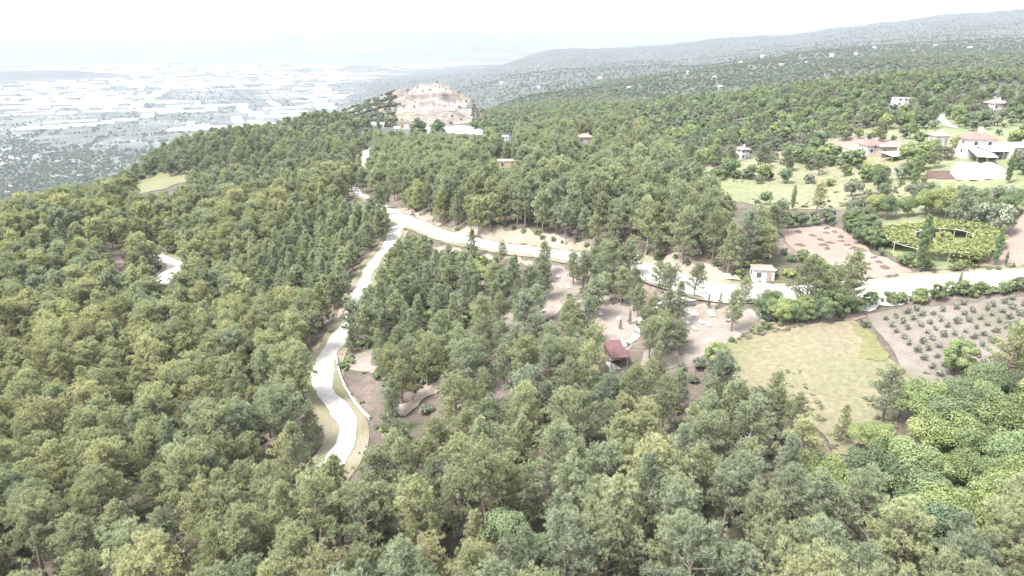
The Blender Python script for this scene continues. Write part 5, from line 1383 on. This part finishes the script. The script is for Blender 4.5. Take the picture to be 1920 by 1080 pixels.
cand = np.array(cand); hz = h_base(cand[:, 0], cand[:, 1]); pxx, pyy, dd_ = proj(np.column_stack([cand, hz]))
dens = fbm(cand[:, 0] / 900, cand[:, 1] / 900, 3, 55)
okc = (hz < -342 + CAMZ) & (pxx > -40) & (pxx < 960) & (dens > -0.11 + 0.22 * (1 - smooth(2000, 3600, cand[:, 1]))) & (pyy < 330 - 0.12 * pxx)
cand, hz, pxx, pyy = cand[okc], hz[okc], pxx[okc], pyy[okc]
placed = []; gitems = []
for (x, D), z, a, b in zip(cand, hz, pxx, pyy):
    L = rng.uniform(90, 280); W_ = rng.uniform(30, 80)
    if any((x - q[0]) ** 2 + (D - q[1]) ** 2 < ((L + q[2]) * 0.40) ** 2 for q in placed): continue
    placed.append((x, D, L)); gitems.append(dict(px=float(a), py=float(b), P=np.array([x, D, z]), L=L, W=W_))
gitems.sort(key=lambda t: -(t['L'] * t['W']) / t['P'][1] ** 2)
ORD2 = ORD
def strips(items, n):
    ys = sorted(t['py'] for t in items)
    for t in items:
        t['strip'] = min(n - 1, int(sum(y < t['py'] for y in ys) * n / len(ys)))
G = gitems[:230]; strips(G, 20)
SN = ['farthest', 'second farthest', 'third farthest', 'fourth farthest', 'fifth farthest', 'sixth farthest', 'seventh farthest', 'eighth farthest', 'ninth farthest', 'tenth farthest', 'tenth nearest', 'ninth nearest', 'eighth nearest', 'seventh nearest', 'sixth nearest', 'fifth nearest', 'fourth nearest', 'third nearest', 'second nearest', 'nearest']
for s in range(20):
    g = sorted([t for t in G if t['strip'] == s], key=lambda t: t['px'])
    for i, t in enumerate(g):
        root = empty('greenhouse', t['P'], 0.42 + rng.choice([0, math.pi / 2]) + rng.normal(0, 0.04)); root.scale = (t['W'], t['L'], 5.0)
        m1, m2 = gh_me[int(rng.integers(3))]; tag(root, 'white greenhouse on the valley floor, %s band, %s' % (SN[s], ORD[min(i, 29)]), 'greenhouse', 'white greenhouses on the valley floor')
        mobj('wall', m1, root); mobj('roof', m2, root)
rest = gitems[230:]
if rest:
    V = []; Fc = []
    for t in rest:
        a = 0.42 + rng.choice([0, math.pi / 2]); ca, sa = math.cos(a), math.sin(a); me = gh_me[int(rng.integers(3))][1]
        b = len(V)
        for v in me.vertices:
            x, y = v.co.x * t['W'], v.co.y * t['L']; V.append((t['P'][0] + x * ca - y * sa, t['P'][1] + x * sa + y * ca, t['P'][2] + v.co.z * 5.0))
        for p in me.polygons: Fc.append(tuple(b + i for i in p.vertices))
    o = mobj('distant_greenhouses', new_mesh('distant_greenhouses', np.array(V), Fc, M['sheet'])); o['kind'] = 'stuff'; o['label'] = 'white roofs of the farthest greenhouses on the plain'

def far_plants(name, label, nmax, dr, pr, cond, hr, mix_, hue, lodd=500):
    u = rng.uniform(0, 1, nmax); D = np.exp(math.log(dr[0]) + u * (math.log(dr[1]) - math.log(dr[0]))); px = rng.uniform(pr[0], pr[1], nmax)
    x = (px - 960) / F / cp * D * 1.02
    z = h(x, D); a, b, _ = proj(np.column_stack([x, D, z])); k = cond(x, D, z, a, b)
    x, D, z = x[k], D[k], z[k]; items = []
    for i in range(len(x)):
        s = rng.uniform(*hr); ki, st = mix_[int(rng.integers(len(mix_)))]
        items.append(dict(kind=ki, style=st, P=np.array([x[i], D[i], z[i]]), h=s, r=s * rng.uniform(0.42, 0.62), hue=float(rng.uniform(*hue)), rz=rng.uniform(0, 6), d=lodd))
    mass(name, label, items, None)
def vcond(x, y, z, a, b):
    n1 = fbm(x / 700, y / 700, 4, 41); n2 = np.maximum(vnoise((x * 0.91 + y * 0.41) / 26, (y * 0.91 - x * 0.41) / 260, 12), vnoise((x * 0.91 + y * 0.41) / 260, (y * 0.91 - x * 0.41) / 26, 13))
    return (z < -338 + CAMZ) & (np.random.default_rng(3).uniform(0, 1, len(x)) < np.clip(0.34 + 0.5 * (1 - smooth(1800, 3000, y)) + 1.8 * n1 + 0.8 * smooth(180, 300, b), 0.03, 1) ) & (n2 > 0.70 - 0.3 * (1 - smooth(1700, 2800, y)))
far_plants('valley_trees', 'dark trees and groves dotted over the hazy valley floor', 60000, (1300, 9500), (-80, 1050), vcond, (4, 9), [('scrub', 'dense'), ('olive', 'olive')], (0, 0.5))
def hcond(x, y, z, a, b):
    n1 = fbm(x / 260, y / 260, 4, 61)
    return (z > -338 + CAMZ) & (np.random.default_rng(4).uniform(0, 1, len(x)) < np.clip(0.72 + 2.0 * n1, 0.08, 1)) & (a > -60) & (a < 2000)
far_plants('hillside_scrub', 'dark scrub and trees covering the far hills', 80000, (820, 5600), (-80, 2040), hcond, (3, 6.5), [('scrub', 'dense'), ('olive', 'olive'), ('scrub', 'dense')], (0, 0.5))
# bushes on the flanks of the ruins hill
hb = []
for _ in range(500):
    px = rng.uniform(642, 742); D = rng.uniform(672, 785); x = float(pix(px, 200, D)[0]); s = rng.uniform(1.8, 4.5); hb.append(dict(kind='scrub', style='dense', P=np.array([x, D, hill_z(x, D)]), h=s, r=s * 0.6, hue=float(rng.uniform(0, 0.6)), rz=rng.uniform(0, 6), d=500))
for _ in range(1300):
    px = rng.uniform(648, 930); D = rng.uniform(672, 790); x = float(pix(px, 200, D)[0])
    if 740 < px < 885 and rng.random() < 0.955: continue
    s = rng.uniform(1.2, 3.0); hb.append(dict(kind='scrub', style='dense', P=np.array([x, D, hill_z(x, D)]), h=s, r=s * 0.55, hue=float(rng.uniform(0, 0.8)), rz=rng.uniform(0, 6), d=500))
mass('hill_scrub', 'low scrub on the flanks of the ruins hill', hb, None)

# far mountains behind the plain
def mountains(D, sil_, seed, thick):
    xs = np.linspace(-0.95, 0.95, 220) * D; py = np.interp(960 + xs / D * F * cp / 1.0, [s[0] for s in sil_], [s[1] for s in sil_])
    top = pix(np.full(len(xs), 960.0), py, D)[:, 2]; top = top + fbm(xs / (D * 0.03), xs * 0 + seed, 5, seed) * D * 0.012
    V = []; rows_ = 9
    for j in range(rows_):
        f = j / (rows_ - 1); zz_ = -353 + CAMZ + (np.maximum(top, -340 + CAMZ) + 353 - CAMZ) * math.sin(min(1, f * 1.6) * math.pi / 2 if f < 0.63 else math.pi / 2 * (1 - (f - 0.63) / 0.37)) * (1 + fbm(xs / (D * 0.02), xs * 0 + j * 0.9, 4, seed + 4) * 0.35 * (0 < j < 5))
        V.append(np.column_stack([xs, np.full(len(xs), D - thick + 2 * thick * f), zz_]))
    V = np.vstack(V); m = len(xs); ii = np.arange(rows_ * m).reshape(rows_, m)
    q = np.stack([ii[:-1, :-1].ravel(), ii[:-1, 1:].ravel(), ii[1:, 1:].ravel(), ii[1:, :-1].ravel()], -1)
    structure(mobj('mountains', new_mesh('mountains', V, q, M['mount'], smooth_shade=True)))
M['mount'] = earth_mat('mountain_woods', (0.06, 0.075, 0.05), (0.10, 0.11, 0.075), (0.14, 0.13, 0.1), 0.002)
mountains(10500, [(-900,100),(-200,96),(60,92),(110,84),(180,92),(250,96),(300,82),(360,96),(420,104),(700,104),(760,92),(860,98),(960,106),(3000,110)], 3, 900)
mountains(14000, [(-900,60),(0,72),(300,78),(520,72),(650,66),(740,58),(820,54),(900,60),(980,72),(1060,82),(1300,80),(3000,70)], 6, 1500)
mass('pine_forest', 'pine forest covering the slopes beyond the nearest trees', masses['pine'], None)
mass('woodland', 'mixed green woodland and orchards over the far hillside', masses['broad'], None)
if masses['olive']: mass('olive_woodland', 'grey-green olive scrub over the far hillside', masses['olive'], None)
mass('undergrowth', 'low shrubs growing between the trees', masses['shrub'], None)
print('trees', len(trees), {k: len(v) for k, v in masses.items()}, 'singles', len(singles), 'tris', sum(len(b['data'][1]) + len(b['data'][3]) for b in BANK.values()))
# ------------------------------------------------------------------ the hazy air
hz_m = NT('haze'); pv = hz_m.n('ShaderNodeVolumePrincipled'); pv.inputs['Density'].default_value = HAZE; pv.inputs['Color'].default_value = (0.285, 0.305, 0.338, 1); pv.inputs['Anisotropy'].default_value = 0.0
hz_m.l(pv.outputs[0], hz_m.out.inputs['Volume'])
hb_ = MB().box(-31500, 31500, -31500, 31500, -355 + CAMZ, 400 + CAMZ).build('haze', hz_m.m); hb_['kind'] = 'stuff'; hb_['label'] = 'pale haze filling the air over the valley'
